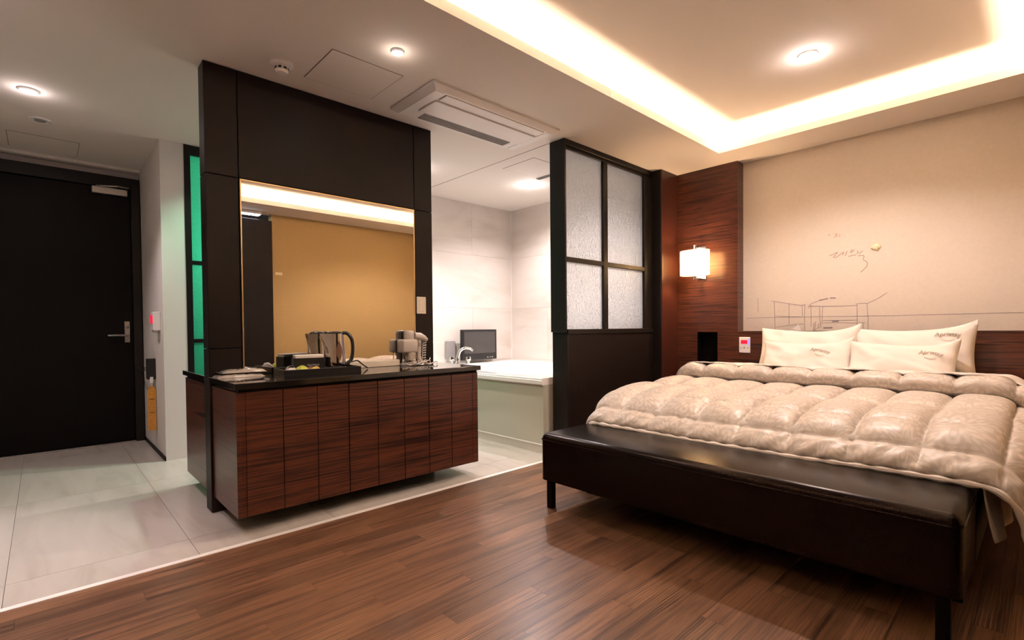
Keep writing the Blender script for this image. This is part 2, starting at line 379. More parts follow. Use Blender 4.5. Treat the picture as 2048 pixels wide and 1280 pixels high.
# ------------------------------------------------------------------ floor
fl = tag(bx('floor', 'grout', None, LX-.1, 4.75, FY-.1, 5.95, -.12, -.008), 'floor of brown wood planks and pale stone tiles', 'floor', kind='structure')
pc = {}
def plank(L_, W_):
    k = (round(L_, 2), W_)
    if k not in pc:
        bm = bmesh.new(); box(bm, -L_/2+.0003, L_/2-.0003, -W_/2+.0003, W_/2-.0003, -.008, 0)
        me = bpy.data.meshes.new('plank'); bmesh.ops.recalc_face_normals(bm, faces=bm.faces); bm.to_mesh(me); bm.free(); me.materials.append(MT['plank_wood']); pc[k] = me
    return pc[k]
PW = .092; y = BORD-.012; row = 0
while y > FY:
    wd = min(PW, y-FY)
    if wd < .02: break
    x = LX+.05; first = .2+.9*((row*0.381) % 1.0)
    while x < 4.44:
        Lp = first if x < LX+.06 else .92
        Lp = round(min(Lp, 4.45-x), 2)
        if Lp < .05: break
        o = bpy.data.objects.new('plank', plank(Lp, round(wd, 3))); COL.objects.link(o); o.parent = fl
        o.location = Vector((x+Lp/2, y-wd/2, 0))-fl.location; x += Lp
    y -= PW; row += 1
tc_ = {}
def tile(x0, x1, y0, y1):
    bm = bmesh.new(); box(bm, -(x1-x0)/2+.0009, (x1-x0)/2-.0009, -(y1-y0)/2+.0009, (y1-y0)/2-.0009, -.008, 0)
    o = mk('tile', bm, 'floor_tile', fl); o.location = Vector(((x0+x1)/2, (y0+y1)/2, -.008))-fl.location
xs = [-1.6+.236+.618*k for k in range(0, 8)]      # joints at -.128, .49, ...
xs = [LX]+[x for x in xs if x > LX+.05]
ys = [BORD+.012, 2.82, 4.09, 5.36, 5.87]
for a, b_ in zip(xs, xs[1:]+[2.962]):
    if a > 2.96 or b_-a < .02: continue
    for c_, d_ in zip(ys, ys[1:]): tile(a, min(b_, 2.962), c_, d_)
tag(bx('trim_4', 'stone_strip', None, LX, 4.2, BORD-.012, BORD+.018, -.006, .003, bev=.001), 'white stone strip dividing wood floor from tile floor', 'threshold', kind='structure')

# ------------------------------------------------------------------ entrance door
d = tag(empty('door_1', (.13, DY, 0)), 'black entrance door with steel lever and door closer', 'door', kind='structure')
bx('door_leaf', 'black_paint', d, -.36, .598, DY-.055, DY-.012, .012, 2.272, bev=.003)
for nm, a in (('jamb', (.60, .664, DY-.09, DY, 0, 2.375)), ('jamb', (-.43, -.362, DY-.09, DY, 0, 2.375)), ('head', (-.362, .60, DY-.09, DY, 2.275, 2.375))):
    bx('door_'+nm, 'frame_paint', d, *a, bev=.003)
bx('threshold', 'brushed', d, -.36, .60, DY-.10, DY-.01, 0, .010, bev=.002)
hp = bx('handle_plate', 'brushed', d, .535, .575, DY-.070, DY-.055, .90, 1.09, bev=.003)
bm = T([(.555, DY-.07, .965), (.555, DY-.105, .965), (.54, DY-.115, .965), (.415, DY-.115, .965)], .010, 10); mk('lever', bm, 'brushed', hp, smooth=True)
bm = bmesh.new(); lathe(bm, [(.011, 0), (.011, .006), (.008, .009)], (.555, DY-.070, 1.035), 14, axis='Y'); [setattr(v, 'co', Vector((v.co.x, 2*(DY-.070)-v.co.y, v.co.z))) for v in bm.verts]; mk('thumb_turn', bm, 'steel', hp, smooth=True)
cl = bx('door_closer', 'brushed', d, .33, .575, DY-.115, DY-.055, 2.205, 2.262, bev=.004)
bm = T([(.36, DY-.09, 2.268), (.50, DY-.16, 2.272), (.585, DY-.085, 2.285)], .007, 6); mk('closer_arm', bm, 'brushed', cl)

# things on the pier side
k = tag(empty('key_card_switch', (.645, 4.82, 1.0)), 'white key card switch with red light on the white pier', 'switch')
bx('housing', 'white_plastic', k, .622, .67, 4.76, 4.87, 1.005, 1.15, bev=.004); bx('red_lamp', 'red_led', k, .616, .622, 4.775, 4.855, 1.06, 1.125, bev=.002); bx('card', 'white_packet', k, .630, .655, 4.79, 4.85, .985, 1.006)
k = tag(empty('emergency_light', (.64, 5.06, .6)), 'black wall holder with wires low on the white pier', 'holder')
bx('holder_body', 'black_plastic', k, .612, .67, 5.03, 5.10, .605, .775, bev=.004)
for dz in (0, .018): mk('wire', T(bez([(.62, 5.10, .70-dz), (.60, 5.25, .685-dz), (.60, 5.45, .70-dz), (.63, 5.66, .69-dz)], 8), .004, 6), 'black_plastic', k, smooth=True)
bx('hook', 'white_plastic', k, .628, .650, 5.022, 5.035, .575, .625, bev=.003)
k = tag(empty('hang_tag', (.64, 5.03, .18)), 'long orange paper tag hanging below the black holder', 'tag')
bm = bmesh.new(); pts = [(.610, .185), (.664, .188), (.665, .42), (.667, .51), (.648, .555), (.630, .558), (.612, .51)]
a = [bm.verts.new((x, 5.03-(x-.64)*.3, z)) for x, z in pts]; b2 = [bm.verts.new((x+.001, 5.0325-(x-.64)*.3, z)) for x, z in pts]
bm.faces.new(a); bm.faces.new(b2[::-1]); bridge(bm, a, b2); mk('tag_paper', bm, 'orange_tag', k)
mk('tag_string', T([(.640, 5.028, .552), (.641, 5.024, .575), (.639, 5.026, .60)], .003, 5), 'white_packet', k)
for z in (.44, .33): mk('print_line', B(.622, .655, 5.0205, 5.022, z, z+.006), 'brown_packet', k)

# ------------------------------------------------------------------ green lit shower window
g = tag(empty('window_1', (1.44, CYW, 0)), 'dark framed obscure glass screen glowing green beside the pier', 'window', kind='structure')
for a in ((.825, .868), (1.42, 1.462), (2.018, 2.06)): bx('stile', 'frame_paint', g, a[0], a[1], CYW-.005, CYW+.055, 0, H-.002, bev=.002)
for a in ((.0, .06), (.905, .935), (1.525, 1.555), (2.385, 2.459)):
    for x0, x1 in ((.868, 1.42), (1.462, 2.018)): bx('rail', 'frame_paint', g, x0, x1, CYW, CYW+.05, a[0], a[1], bev=.002)
for x0, x1 in ((.868, 1.42), (1.462, 2.018)):
    for z0, z1 in ((.06, .905), (.935, 1.525), (1.555, 2.385)): bx('pane', 'bath_glass', g, x0, x1, CYW+.022, CYW+.028, z0, z1)
e = tag(empty('shower_light', (1.35, 5.25, H-.03)), 'green led lamp lighting the shower room behind glass', 'light')
bm = bmesh.new(); lathe(bm, [(.10, 0), (.10, .022), (.085, .03)], (1.35, 5.25, H-.03), 24); mk('lamp_body', bm, 'white_plastic', e, smooth=True)
GREEN = (.16, 1.0, .62)
l = bpy.data.lights.new('green_lamp', 'POINT'); l.energy = 8; l.color = GREEN; l.shadow_soft_size = .1
lo = bpy.data.objects.new('green_lamp', l); COL.objects.link(lo); lo.parent = e; lo.location = (0, .1, -.75)

# ------------------------------------------------------------------ vanity partition with panels and mirror
PX0, PX1, PY0, PY1, JZ = .653, 2.108, 3.131, 3.246, 1.858
p = tag(empty('wall_partition', ((PX0+PX1)/2, (PY0+PY1)/2, 0)), 'dark brown laminate partition carrying the vanity mirror', 'partition', kind='structure')
bx('core', 'groove_dark', p, PX0+.012, PX1-.012, PY0+.012, PY1-.012, 0, H)
MX0, MX1 = .817, 1.958
def pan(x0, x1, z0, z1, y0=PY0, y1=PY0+.012): bx('panel', 'dark_laminate', p, x0+.0025, x1-.0025, y0, y1, z0+.002, z1-.002, bev=.0015)
pan(PX0, MX0, JZ, H); pan(MX0, MX1, JZ, H); pan(MX1, PX1, JZ, H)
pan(PX0, MX0, .90, JZ); pan(PX0, MX0, 0, .90); pan(MX1, PX1, 0, JZ); pan(MX0, MX1, 0, .70)
pan(PX0, PX1, JZ, H, PY1-.012, PY1); pan(PX0, PX1, .90, JZ, PY1-.012, PY1); pan(PX0, PX1, 0, .90, PY1-.012, PY1)
for z0, z1 in ((0, .90), (.90, JZ), (JZ, H)):
    bx('panel', 'dark_laminate', p, PX0, PX0+.012, PY0+.001, PY1-.001, z0+.002, z1-.002, bev=.0012); bx('panel', 'dark_laminate', p, PX1-.012, PX1, PY0+.001, PY1-.001, z0+.002, z1-.002, bev=.0012)
CT = .745
m = tag(empty('vanity_mirror', ((MX0+MX1)/2, PY0, CT)), 'large frameless mirror above the black vanity top', 'mirror')
bx('mirror_glass', 'mirror_glass', m, MX0+.011, MX1-.010, PY0-.004, PY0+.006, CT+.002, JZ-.010)
bx('bevel_edge', 'bevel_reflection', m, MX0+.004, MX0+.011, PY0-.008, PY0+.006, CT+.002, JZ-.004); bx('bevel_edge', 'bevel_reflection', m, MX1-.010, MX1-.004, PY0-.006, PY0+.006, CT+.002, JZ-.004)  # bevelled mirror edges, their yellow reflection put into the metal colour
bx('bevel_edge', 'bevel_reflection', m, MX0+.011, MX1-.010, PY0-.006, PY0+.006, JZ-.010, JZ-.004)
k = tag(empty('light_switch', (2.005, PY0, 1.108)), 'cream rocker light switch on the dark partition beside the mirror', 'switch')
bx('plate', 'cream_plastic', k, 1.966, 2.043, PY0-.009, PY0, 1.108, 1.232, bev=.003); bx('rocker', 'cream_plastic', k, 1.986, 2.026, PY0-.013, PY0-.009, 1.128, 1.212, bev=.002)
k = tag(bx('wall_sticker', 'putty', None, 2.16, 2.245, FY+.0005, FY+.003, 1.70, 1.735), 'small pale sticker on the mustard wall seen in the mirror', 'sticker')

# vanity cabinets, two back to back
def cabinet(y0, y1, face, label):
    c = tag(empty('vanity_cabinet', (1.407, (y0+y1)/2, .089)), label, 'cabinet')
    x0, x1, z0, z1 = .665, 2.149, .089, .700
    bx('body', 'groove_dark', c, x0+.018, x1-.018, y0+.019 if face < 0 else y0, y1 if face < 0 else y1-.019, z0+.012, z1)
    bx('bottom_board', 'black_paint', c, x0+.018, x1-.018, y0+.019 if face < 0 else y0, y1 if face < 0 else y1-.019, z0, z0+.012)
    bx('side_panel', 'veneer', c, x0, x0+.018, y0, y1, z0, z1, bev=.001); bx('side_panel', 'veneer', c, x1-.018, x1, y0, y1, z0, z1, bev=.001)
    ya, yb = (y0, y0+.018) if face < 0 else (y1-.018, y1)
    bx('end_stile', 'veneer', c, x0+.0182, .7055, ya, yb, z0, z1); bx('end_stile', 'veneer', c, 2.1055, x1-.0182, ya, yb, z0, z1)
    for i in range(8):
        a = .7055+i*.175; bx('door', 'veneer', c, a+.002, a+.173, ya, yb, z0+.001, z1-.001, bev=.001)
    bx('plinth', 'groove_dark', c, x0+.42, x1-.45, (y0+.30 if face < 0 else y0), (y1 if face < 0 else y1-.30), 0, z0)
    return c
cabinet(2.664, PY0, -1, 'dark reddish veneer vanity cabinet below the mirror with eight grooved doors')
cabinet(PY1, 3.826, 1, 'dark veneer cabinet on the far side of the partition')
def top(y0, y1, label, yo):
    bm = bmesh.new(); box(bm, .653, 2.162, y0, y1, CT-.030, CT, bev=.003, seg=2)
    t_ = tag(empty('countertop', (1.407, (y0+y1)/2, CT-.045)), label, 'countertop')
    mk('slab', bm, 'granite', t_); bx('shadow_gap', 'black_paint', t_, .675, 2.140, y0+.02, y1-.02, .700, CT-.030)
top(2.642, PY0-.002, 'polished black stone top below the mirror', 0)
top(PY1+.002, 3.848, 'polished black stone top behind the partition', 0)

# ------------------------------------------------------------------ bath: tub, faucet, tv
TB = empty('bathtub', (3.57, 3.68, 0)); tag(TB, 'built in white bathtub with pale green glass apron', 'bathtub')
TXF, TZ = 2.86, .60; TY_0, TY_1 = 2.722, CYW-.001
bx('plinth', 'wall_tile', TB, TXF+.004, TXF+.05, TY_0, TY_1, 0, .062)
bx('bead', 'trim_white', TB, TXF-.004, TXF+.05, TY_0, TY_1, .062, .074, bev=.003)
bx('apron_panel', 'apron_glass', TB, TXF, TXF+.02, TY_0, TY_1, .075, TZ-.055, bev=.002); bx('end_panel', 'apron_glass', TB, TXF+.02, 3.10, TY_0, TY_0+.02, .075, TZ-.055); bx('end_plinth', 'wall_tile', TB, TXF+.05, 3.10, TY_0, TY_0+.02, 0, .074)
bm = bmesh.new()
def rrect(x0, x1, y0, y1, r, z, n=6):
    out = []
    for cx_, cy_, a0 in ((x1-r, y0+r, -90), (x1-r, y1-r, 0), (x0+r, y1-r, 90), (x0+r, y0+r, 180)):
        for i in range(n+1):
            a = math.radians(a0+90*i/n); out.append(bm.verts.new((cx_+r*math.cos(a), cy_+r*math.sin(a), z)))
    return out
prev = None; X0, X1 = TXF-.022, BX-.001
for (dx, r, z, dy) in ((.012, .006, TZ-.055, 0), (0, .006, TZ-.045, 0), (0, .006, TZ-.02, 0), (.006, .006, TZ-.014, 0), (.006, .006, TZ-.006, 0), (.012, .008, TZ, 0), (.13, .12, TZ, .15), (.14, .13, TZ-.006, .16), (.20, .18, TZ-.30, .26), (.26, .2, TZ-.42, .34), (.5, .1, TZ-.43, .7)):
    q = rrect(X0+dx, X1-(dx if dx > .05 else 0), TY_0+dy, TY_1-dy, max(r, .004), z)
    if prev: bridge(bm, prev, q)
    prev = q
bm.faces.new(prev)
mk('tub_shell', bm, 'acrylic', TB, smooth=True, sharp=40)
k = tag(empty('tub_faucet', (3.33, 4.47, TZ)), 'chrome gooseneck bath faucet with two handles on the tub deck', 'faucet')
fx, fy = 3.33, 4.47
bm = bmesh.new(); lathe(bm, [(.034, 0), (.034, .012), (.024, .03), (.022, .045)], (fx, fy, TZ), 20); mk('spout_base', bm, 'chrome', k, smooth=True)
sp = [(fx, fy, TZ+.04), (fx+.003, fy-.003, TZ+.09), (fx+.018, fy-.02, TZ+.15), (fx+.055, fy-.06, TZ+.182), (fx+.10, fy-.10, TZ+.172), (fx+.12, fy-.115, TZ+.150)]
b_ = bez(sp, 8); mk('spout', T(b_, [.020-.008*i/len(b_) for i in range(len(b_))], 12), 'chrome', k, smooth=True)
for dx, dy in ((-.045, .045), (.10, -.06)):
    bm = bmesh.new(); lathe(bm, [(.024, 0), (.024, .01), (.015, .02), (.015, .035), (.028, .045), (.03, .06), (.026, .085), (.012, .09)], (fx+dx, fy+dy, TZ), 16); mk('valve_handle', bm, 'chrome', k, smooth=True)
k = tag(empty('wall_television', (3.68, 4.56, .64)), 'small black flat screen television on the bath wall', 'television')
v = empty('tv_head', (3.69, 4.53, .635)); 
bx('bezel', 'black_plastic', k, 3.415, 3.935, 4.505, 4.545, .635, .985, bev=.006); bx('screen', 'tv_screen', k, 3.445, 3.905, 4.502, 4.506, .71, .96)
bx('button', 'grey_plastic', k, 3.78, 3.80, 4.502, 4.506, .655, .667); bx('button', 'grey_plastic', k, 3.82, 3.835, 4.502, 4.506, .655, .667); bx('button', 'grey_plastic', k, 3.85, 3.87, 4.502, 4.506, .655, .667)
bx('wall_bracket', 'grey_plastic', k, 3.55, 3.80, 4.545, CYW, .70, .92)
bpy.data.objects.remove(v)
tag(bx('junction_cover', 'grey_plastic', None, 3.28, 3.40, 4.605, CYW, .66, .86, bev=.004), 'grey box on the bath wall beside the small television', 'box')

# ------------------------------------------------------------------ bed side glazed partition, column, pilaster
g = tag(empty('wall_screen', (3.6, 2.63, 0)), 'dark framed glazed screen between bed and bathtub with obscure panes', 'partition', kind='structure')
QX0, QX1, QY0, QY1 = 2.942, 4.20, 2.557, 2.712
bx('end_post', 'frame_paint', g, QX0, QX0+.020, QY0, QY1, .962, H, bev=.002); bx('end_post', 'frame_paint', g, QX0+.018, QX0+.040, QY0, QY1, 0, .960, bev=.002)
gz = (.985, 2.395); gm = 1.535
bx('head_rail', 'frame_paint', g, QX0+.02, QX1, QY0, QY1, 2.418, H, bev=.003); bx('head_bead', 'frame_paint', g, QX0+.02, QX1, QY0+.02, QY0+.06, gz[1], 2.418, bev=.002)
bx('sill_rail', 'frame_paint', g, QX0+.02, QX1, QY0-.008, QY1, .945, gz[0], bev=.003)
bx('lower_panel', 'dark_laminate', g, QX0+.04, QX1, QY0+.004, QY1-.004, 0, .945)
xm0, xm1 = 3.452, 3.512; xr = 4.075
bx('mullion', 'frame_paint', g, xm0, xm1, QY0+.012, QY0+.06, gz[0], gz[1], bev=.002); bx('jamb', 'frame_paint', g, xr, QX1, QY0+.008, QY1-.01, gz[0], gz[1], bev=.002)
for a, b_ in ((QX0+.02, xm0), (xm1, xr)):
    bx('transom', 'frame_paint', g, a, b_, QY0+.012, QY0+.06, gm-.018, gm+.018, bev=.002)
    for z0, z1 in ((gz[0], gm-.018), (gm+.018, gz[1])): bx('pane', 'obscure_glass', g, a, b_, QY0+.034, QY0+.040, z0, z1)
c = tag(empty('wall_column', (4.345, 2.58, 0)), 'reddish brown column between glazed screen and headboard wall', 'column', kind='structure')
bx('column_face', 'brown_panel', c, 4.20, WX, 2.461, 2.476, 0, H, bev=.001); bx('column_core', 'frame_paint', c, 4.20, WX2+.12, 2.476, 2.72, 0, H)
# pilaster with niche (four veneer boards around the opening)
p = tag(empty('wall_pilaster', (WX+.06, 2.17, 0)), 'dark veneered pier with wall lamp and black niche beside bed', 'pilaster', kind='structure')
n0, n1, nz0, nz1 = 2.066, 2.260, .45, .946; y0, y1 = 1.883, 2.461
bm = bmesh.new()
gy = [y0, n0, n1, y1]; gz_ = [0, nz0, nz1, H]
vv = {}
for i, yy in enumerate(gy):
    for j, zz in enumerate(gz_): vv[i, j] = bm.verts.new((WX, yy, zz))
for i in range(3):
    for j in range(3):
        if (i, j) != (1, 1): bm.faces.new((vv[i, j], vv[i+1, j], vv[i+1, j+1], vv[i, j+1]))
back = {(i, j): bm.verts.new((WX2, gy[i], gz_[j])) for i in (0, 3) for j in (0, 3)}
for a, b_ in (((0, 0), (0, 3)), ((3, 3), (3, 0))): pass
bm.faces.new([vv[0, j] for j in range(4)]+[back[0, 3], back[0, 0]]); bm.faces.new([vv[3, j] for j in (3, 2, 1, 0)]+[back[3, 0], back[3, 3]])
bm.faces.new([vv[i, 3] for i in range(4)]+[back[3, 3], back[0, 3]])
mk('veneer_face', bm, 'veneer', p)
bm = bmesh.new(); a = [bm.verts.new((WX, yy, zz)) for yy, zz in ((n0, nz0), (n1, nz0), (n1, nz1), (n0, nz1))]; b2 = [bm.verts.new((WX2-.005, yy, zz)) for yy, zz in ((n0, nz0), (n1, nz0), (n1, nz1), (n0, nz1))]
bridge(bm, a, b2); bm.faces.new(b2); mk('niche_lining', bm, 'black_paint', p)
hb = tag(empty('headboard', (WX+.06, .7, 0)), 'long dark veneer headboard ledge running behind the bed', 'headboard')
HZ = .954
for a, b_ in ((FY, .05), (.053, 1.00), (1.003, 1.8825)): bx('veneer_board', 'veneer', hb, WX, WX+.02, a, b_, 0, HZ-.018)
bx('ledge', 'veneer', hb, WX-.002, WX2, FY, 1.8825, HZ-.018, HZ, bev=.001)
k = tag(empty('room_control', (WX, 1.82, .762)), 'white room control plate with red display on the headboard', 'control')
bx('plate', 'white_plastic', k, WX-.010, WX, 1.772, 1.867, .762, .901, bev=.003); bx('display', 'red_led', k, WX-.012, WX-.010, 1.795, 1.850, .842, .874); bx('side_glow', 'violet_led', k, WX-.012, WX-.010, 1.776, 1.788, .83, .885)
bx('key', 'grey_plastic', k, WX-.012, WX-.010, 1.815, 1.828, .80, .813); bx('key', 'red_pencil', k, WX-.0115, WX-.010, 1.845, 1.855, .80, .81); bx('key', 'red_pencil', k, WX-.0115, WX-.010, 1.785, 1.795, .80, .81)

# wall lamp
k = tag(empty('wall_lamp', (WX, 2.20, 1.41)), 'glowing cream drum shade wall lamp with chrome plate on the dark pier', 'lamp')
ly, lz0, lz1 = 2.215, 1.468, 1.690
bx('back_plate', 'chrome', k, WX-.012, WX, ly-.045, ly+.045, 1.435, 1.745, bev=.003)
bm = bmesh.new(); n = 28
def dsh(sc, z): return [bm.verts.new((WX-.14+math.cos(math.pi*2*i/n)*.098*sc, ly+math.sin(math.pi*2*i/n)*.135*sc, z)) for i in range(n)]
o1, o2, i2, i1 = dsh(1, lz0), dsh(1, lz1), dsh(.975, lz1), dsh(.975, lz0)
bridge(bm, o1, o2); bridge(bm, o2, i2); bridge(bm, i2, i1); bridge(bm, i1, o1); mk('shade', bm, 'lamp_shade', k, smooth=True)
for z in (1.725, 1.445):
    bm = T([(WX-.01, ly, z), (WX-.13, ly, z)], .008, 8); mk('arm', bm, 'chrome', k, smooth=True)
    bm = bmesh.new(); lathe(bm, [(.018, -.016), (.018, .016)], (WX-.14, ly, z), 14); mk('finial', bm, 'chrome', k, smooth=True)
mk('stem', T([(WX-.14, ly, 1.45), (WX-.14, ly, 1.72)], .006, 8), 'chrome', k)
bm = bmesh.new(); bmesh.ops.create_uvsphere(bm, u_segments=14, v_segments=10, radius=.028, matrix=Matrix.Translation((WX-.165, ly, 1.58))); mk('glow_bulb', bm, 'lamp_white', k, smooth=True)
for dz in (.0,):
    l = bpy.data.lights.new('sconce_bulb', 'POINT'); l.energy = 12; l.color = (1, .60, .30); l.shadow_soft_size = .035
    lo = bpy.data.objects.new('sconce_bulb', l); COL.objects.link(lo); lo.parent = k; lo.location = (-.10, ly-2.20, .17)

# ------------------------------------------------------------------ ceiling fixtures
def downlight(x, y, z, r, watts, col, label, ang=120, blend=.6, cat='downlight', disc='lamp_white', group='recessed ceiling downlights'):
    e = tag(empty('downlight', (x, y, z-.012)), label, cat, group)
    bm = bmesh.new(); lathe(bm, [(r*.78, .012), (r*.80, .004), (r*.86, 0), (r, .006), (r, .012)], (x, y, z-.012), 28, close=False); mk('trim_ring', bm, 'white_plastic', e, smooth=True)
    bm = bmesh.new(); lathe(bm, [(r*.78, 0), (r*.78, .003)], (x, y, z-.008), 24); mk('lens', bm, disc, e)
    if watts:
        l = bpy.data.lights.new('lamp', 'SPOT'); l.energy = watts; l.color = col; l.spot_size = math.radians(ang); l.spot_blend = blend; l.shadow_soft_size = .03
        lo = bpy.data.objects.new('lamp', l); COL.objects.link(lo); lo.parent = e; lo.location = (0, 0, -.03)
        l = bpy.data.lights.new('glow_bulb', 'POINT'); l.energy = watts*(.017 if watts > 30 else .012); l.color = col; l.shadow_soft_size = .03      # the bulb is an added light imitating lens bloom on the ceiling
        lo = bpy.data.objects.new('glow_bulb', l); COL.objects.link(lo); lo.parent = e; lo.location = (0, 0, -.045)
downlight(3.322, .980, UP, .052, 67, (1, .83, .78), 'bright recessed downlight in the raised ceiling above the bed', 140, .5)
downlight(1.383, 2.354, H, .034, 22, (1, .82, .70), 'small recessed downlight in front of the ceiling air conditioner', 110, .6)
downlight(-.034, 4.229, H, .050, 32, (1, .84, .82), 'recessed downlight above the entrance floor', 115, .6)
downlight(-.45, 3.02, H, .050, 86, (1, .82, .92), 'recessed downlight left of the picture over the tile floor', 60, .9)
downlight(3.65, 3.639, H, .042, 94, (1, .89, .89), 'bright recessed downlight above the bathtub', 150, 1.0)
downlight(2.45, 3.95, H, .050, 82, (1, .89, .88), 'recessed downlight behind the partition over the bath floor', 120, .6)
downlight(1.35, 4.22, H, .050, 30, (.46, 1, .66), 'mint white recessed downlight over the walkway behind the partition', 130, .5)

k = tag(empty('smoke_detector', (.976, 2.881, H)), 'round white smoke detector on the ceiling above the partition', 'detector')
bm = bmesh.new(); lathe(bm, [(.058, 0), (.060, -.014), (.052, -.022), (.034, -.026)], (.976, 2.881, H), 28); mk('base', bm, 'white_plastic', k, smooth=True)
bm = bmesh.new(); lathe(bm, [(.033, -.024), (.035, -.046), (.028, -.058), (.012, -.061)], (.976, 2.881, H), 24); hd = mk('head', bm, 'white_plastic', k, smooth=True)
for i in range(8):
    a = i*math.pi/4+.2; bm = bmesh.new(); box(bm, -.002, .002, -.008, .008, -.006, .006); bmesh.ops.transform(bm, matrix=Matrix.Translation((.976+math.cos(a)*.0335, 2.881+math.sin(a)*.0335, H-.037)) @ Matrix.Rotation(a, 4, 'Z'), verts=bm.verts); mk('slot', bm, 'black_plastic', hd)
k = tag(empty('ceiling_vent', (.015, 4.773, H)), 'small round grey vent in the entrance ceiling', 'vent')
bm = bmesh.new(); lathe(bm, [(.062, 0), (.060, -.006), (.045, -.008), (.040, -.002)], (.015, 4.773, H), 26); mk('vent_ring', bm, 'white_plastic', k, smooth=True)
bm = bmesh.new(); lathe(bm, [(.030, -.002), (.030, -.008), (.01, -.011)], (.015, 4.773, H), 20); mk('vent_core', bm, 'grey_plastic', k, smooth=True)
def hatch(x0, x1, y0, y1, label):
    k = tag(empty('access_hatch', ((x0+x1)/2, (y0+y1)/2, H-.003)), label, 'hatch')
    bx('gap_line', 'brown_packet', k, x0, x1, y0, y1, H-.0012, H-.0002); bx('hatch_panel', 'ceiling_paint', k, x0+.0035, x1-.0035, y0+.0035, y1-.0035, H-.0022, H-.0012)
hatch(1.123, 1.542, 2.562, 2.955, 'square access hatch in the ceiling before the partition')
hatch(3.09, 3.50, 3.03, 3.433, 'square access hatch in the bathroom ceiling')
hatch(-.166, .237, 5.16, 5.57, 'square access hatch in the ceiling by the entrance door')
k = tag(empty('slot_diffuser', (3.56, 3.27, H)), 'dark narrow slot air diffuser in the bathroom ceiling', 'vent')
bx('slot_frame', 'grey_plastic', k, 3.535, 3.585, 2.95, 3.44, H-.006, H); bx('slot_gap', 'black_plastic', k, 3.545, 3.575, 2.955, 3.435, H-.0075, H-.006)

# ceiling air conditioner
ax0, ax1, ay0, ay1 = 1.695, 2.80, 2.475, 2.985
k = tag(empty('air_conditioner', ((ax0+ax1)/2, (ay0+ay1)/2, H-.05)), 'white one way cassette air conditioner in the ceiling', 'air conditioner')
bm = bmesh.new(); prev = None
for d_, z in ((0, H), (0, H-.012), (.035, H-.036)):
    q = rect_loop(bm, ax0+d_, ax1-d_, ay0+d_, ay1-d_, z)
    if prev: bridge(bm, prev, q)
    prev = q
bm.faces.new(prev); mk('fascia', bm, 'white_plastic', k)
zb = H-.036
bx('flap_gap', 'grey_plastic', k, ax0+.12, ax1-.12, ay0+.050, ay0+.135, zb-.0015, zb); bx('outlet_flap', 'white_plastic', k, ax0+.124, ax1-.124, ay0+.050, ay0+.129, zb-.006, zb-.0015, bev=.002)
gr = bx('intake_recess', 'grey_plastic', k, ax0+.17, ax1-.17, ay1-.155, ay1-.055, zb-.002, zb)
for i in range(5):
    y = ay1-.152+i*.0195; bx('slat', 'grey_plastic', gr, ax0+.17, ax1-.17, y, y+.009, zb-.006, zb-.002)
bx('front_cover', 'white_plastic', k, ax0+.11, ax1-.11, ay0+.15, ay1-.165, zb-.010, zb, bev=.004)
bx('corner_cap', 'white_plastic', k, ax0+.036, ax0+.10, ay0+.04, ay1-.04, zb-.003, zb, bev=.001); bx('corner_cap', 'white_plastic', k, ax1-.10, ax1-.036, ay0+.04, ay1-.04, zb-.003, zb, bev=.001)

# ------------------------------------------------------------------ bench
k = tag(empty('bed_bench', (2.21, 1.045, 0)), 'long black leather bench standing at the foot of the bed', 'bench')
NX0, NX1, NY0, NY1, NZ0, NZ1 = 1.995, 2.425, .165, 1.930, .160, .418
bm = bmesh.new(); box(bm, NX0, NX1, NY0, NY1, NZ0, NZ1)
bmesh.ops.bevel(bm, geom=[e for e in bm.edges if all(v.co.z > NZ0+.01 for v in e.verts) or abs(e.verts[0].co.z-e.verts[1].co.z) > .1], offset=.036, segments=6, affect='EDGES', profile=.5)
cush = mk('upholstery', bm, 'leather', k, smooth=True, sharp=50)
def loop_at(d, z):
    r = .03; out = []
    for cx_, cy_, a0 in ((NX1-r, NY0+r, -90), (NX1-r, NY1-r, 0), (NX0+r, NY1-r, 90), (NX0+r, NY0+r, 180)):
        for i in range(5):
            a = math.radians(a0+22.5*i); out.append((cx_+(r+d)*math.cos(a), cy_+(r+d)*math.sin(a), z))
    return out+[out[0]]
mk('seam_piping', T(loop_at(.001, NZ1-.036), .0030, 6), 'leather', cush, smooth=True)
for x in (NX0+.022, NX1-.058):
    for y in (NY0+.03, NY1-.066): bx('leg', 'black_paint', k, x, x+.036, y, y+.036, 0, NZ0+.005, bev=.002)

# ------------------------------------------------------------------ bed
k = tag(empty('bed', (3.46, 1.0, 0)), 'wide bed on a black base against the headboard', 'bed')
bx('base', 'bed_black', k, 2.50, WX-.005, .17, 1.83, .11, .28, bev=.004); 
for x in (2.56, 4.30):
    for y in (.24, 1.68): bx('leg', 'bed_black', k, x, x+.08, y, y+.08, 0, .11)
mt = bx('mattress', 'mattress_cloth', k, 2.49, WX-.005, .18, 1.84, .28, .535, bev=.05, seg=3, smooth=True)

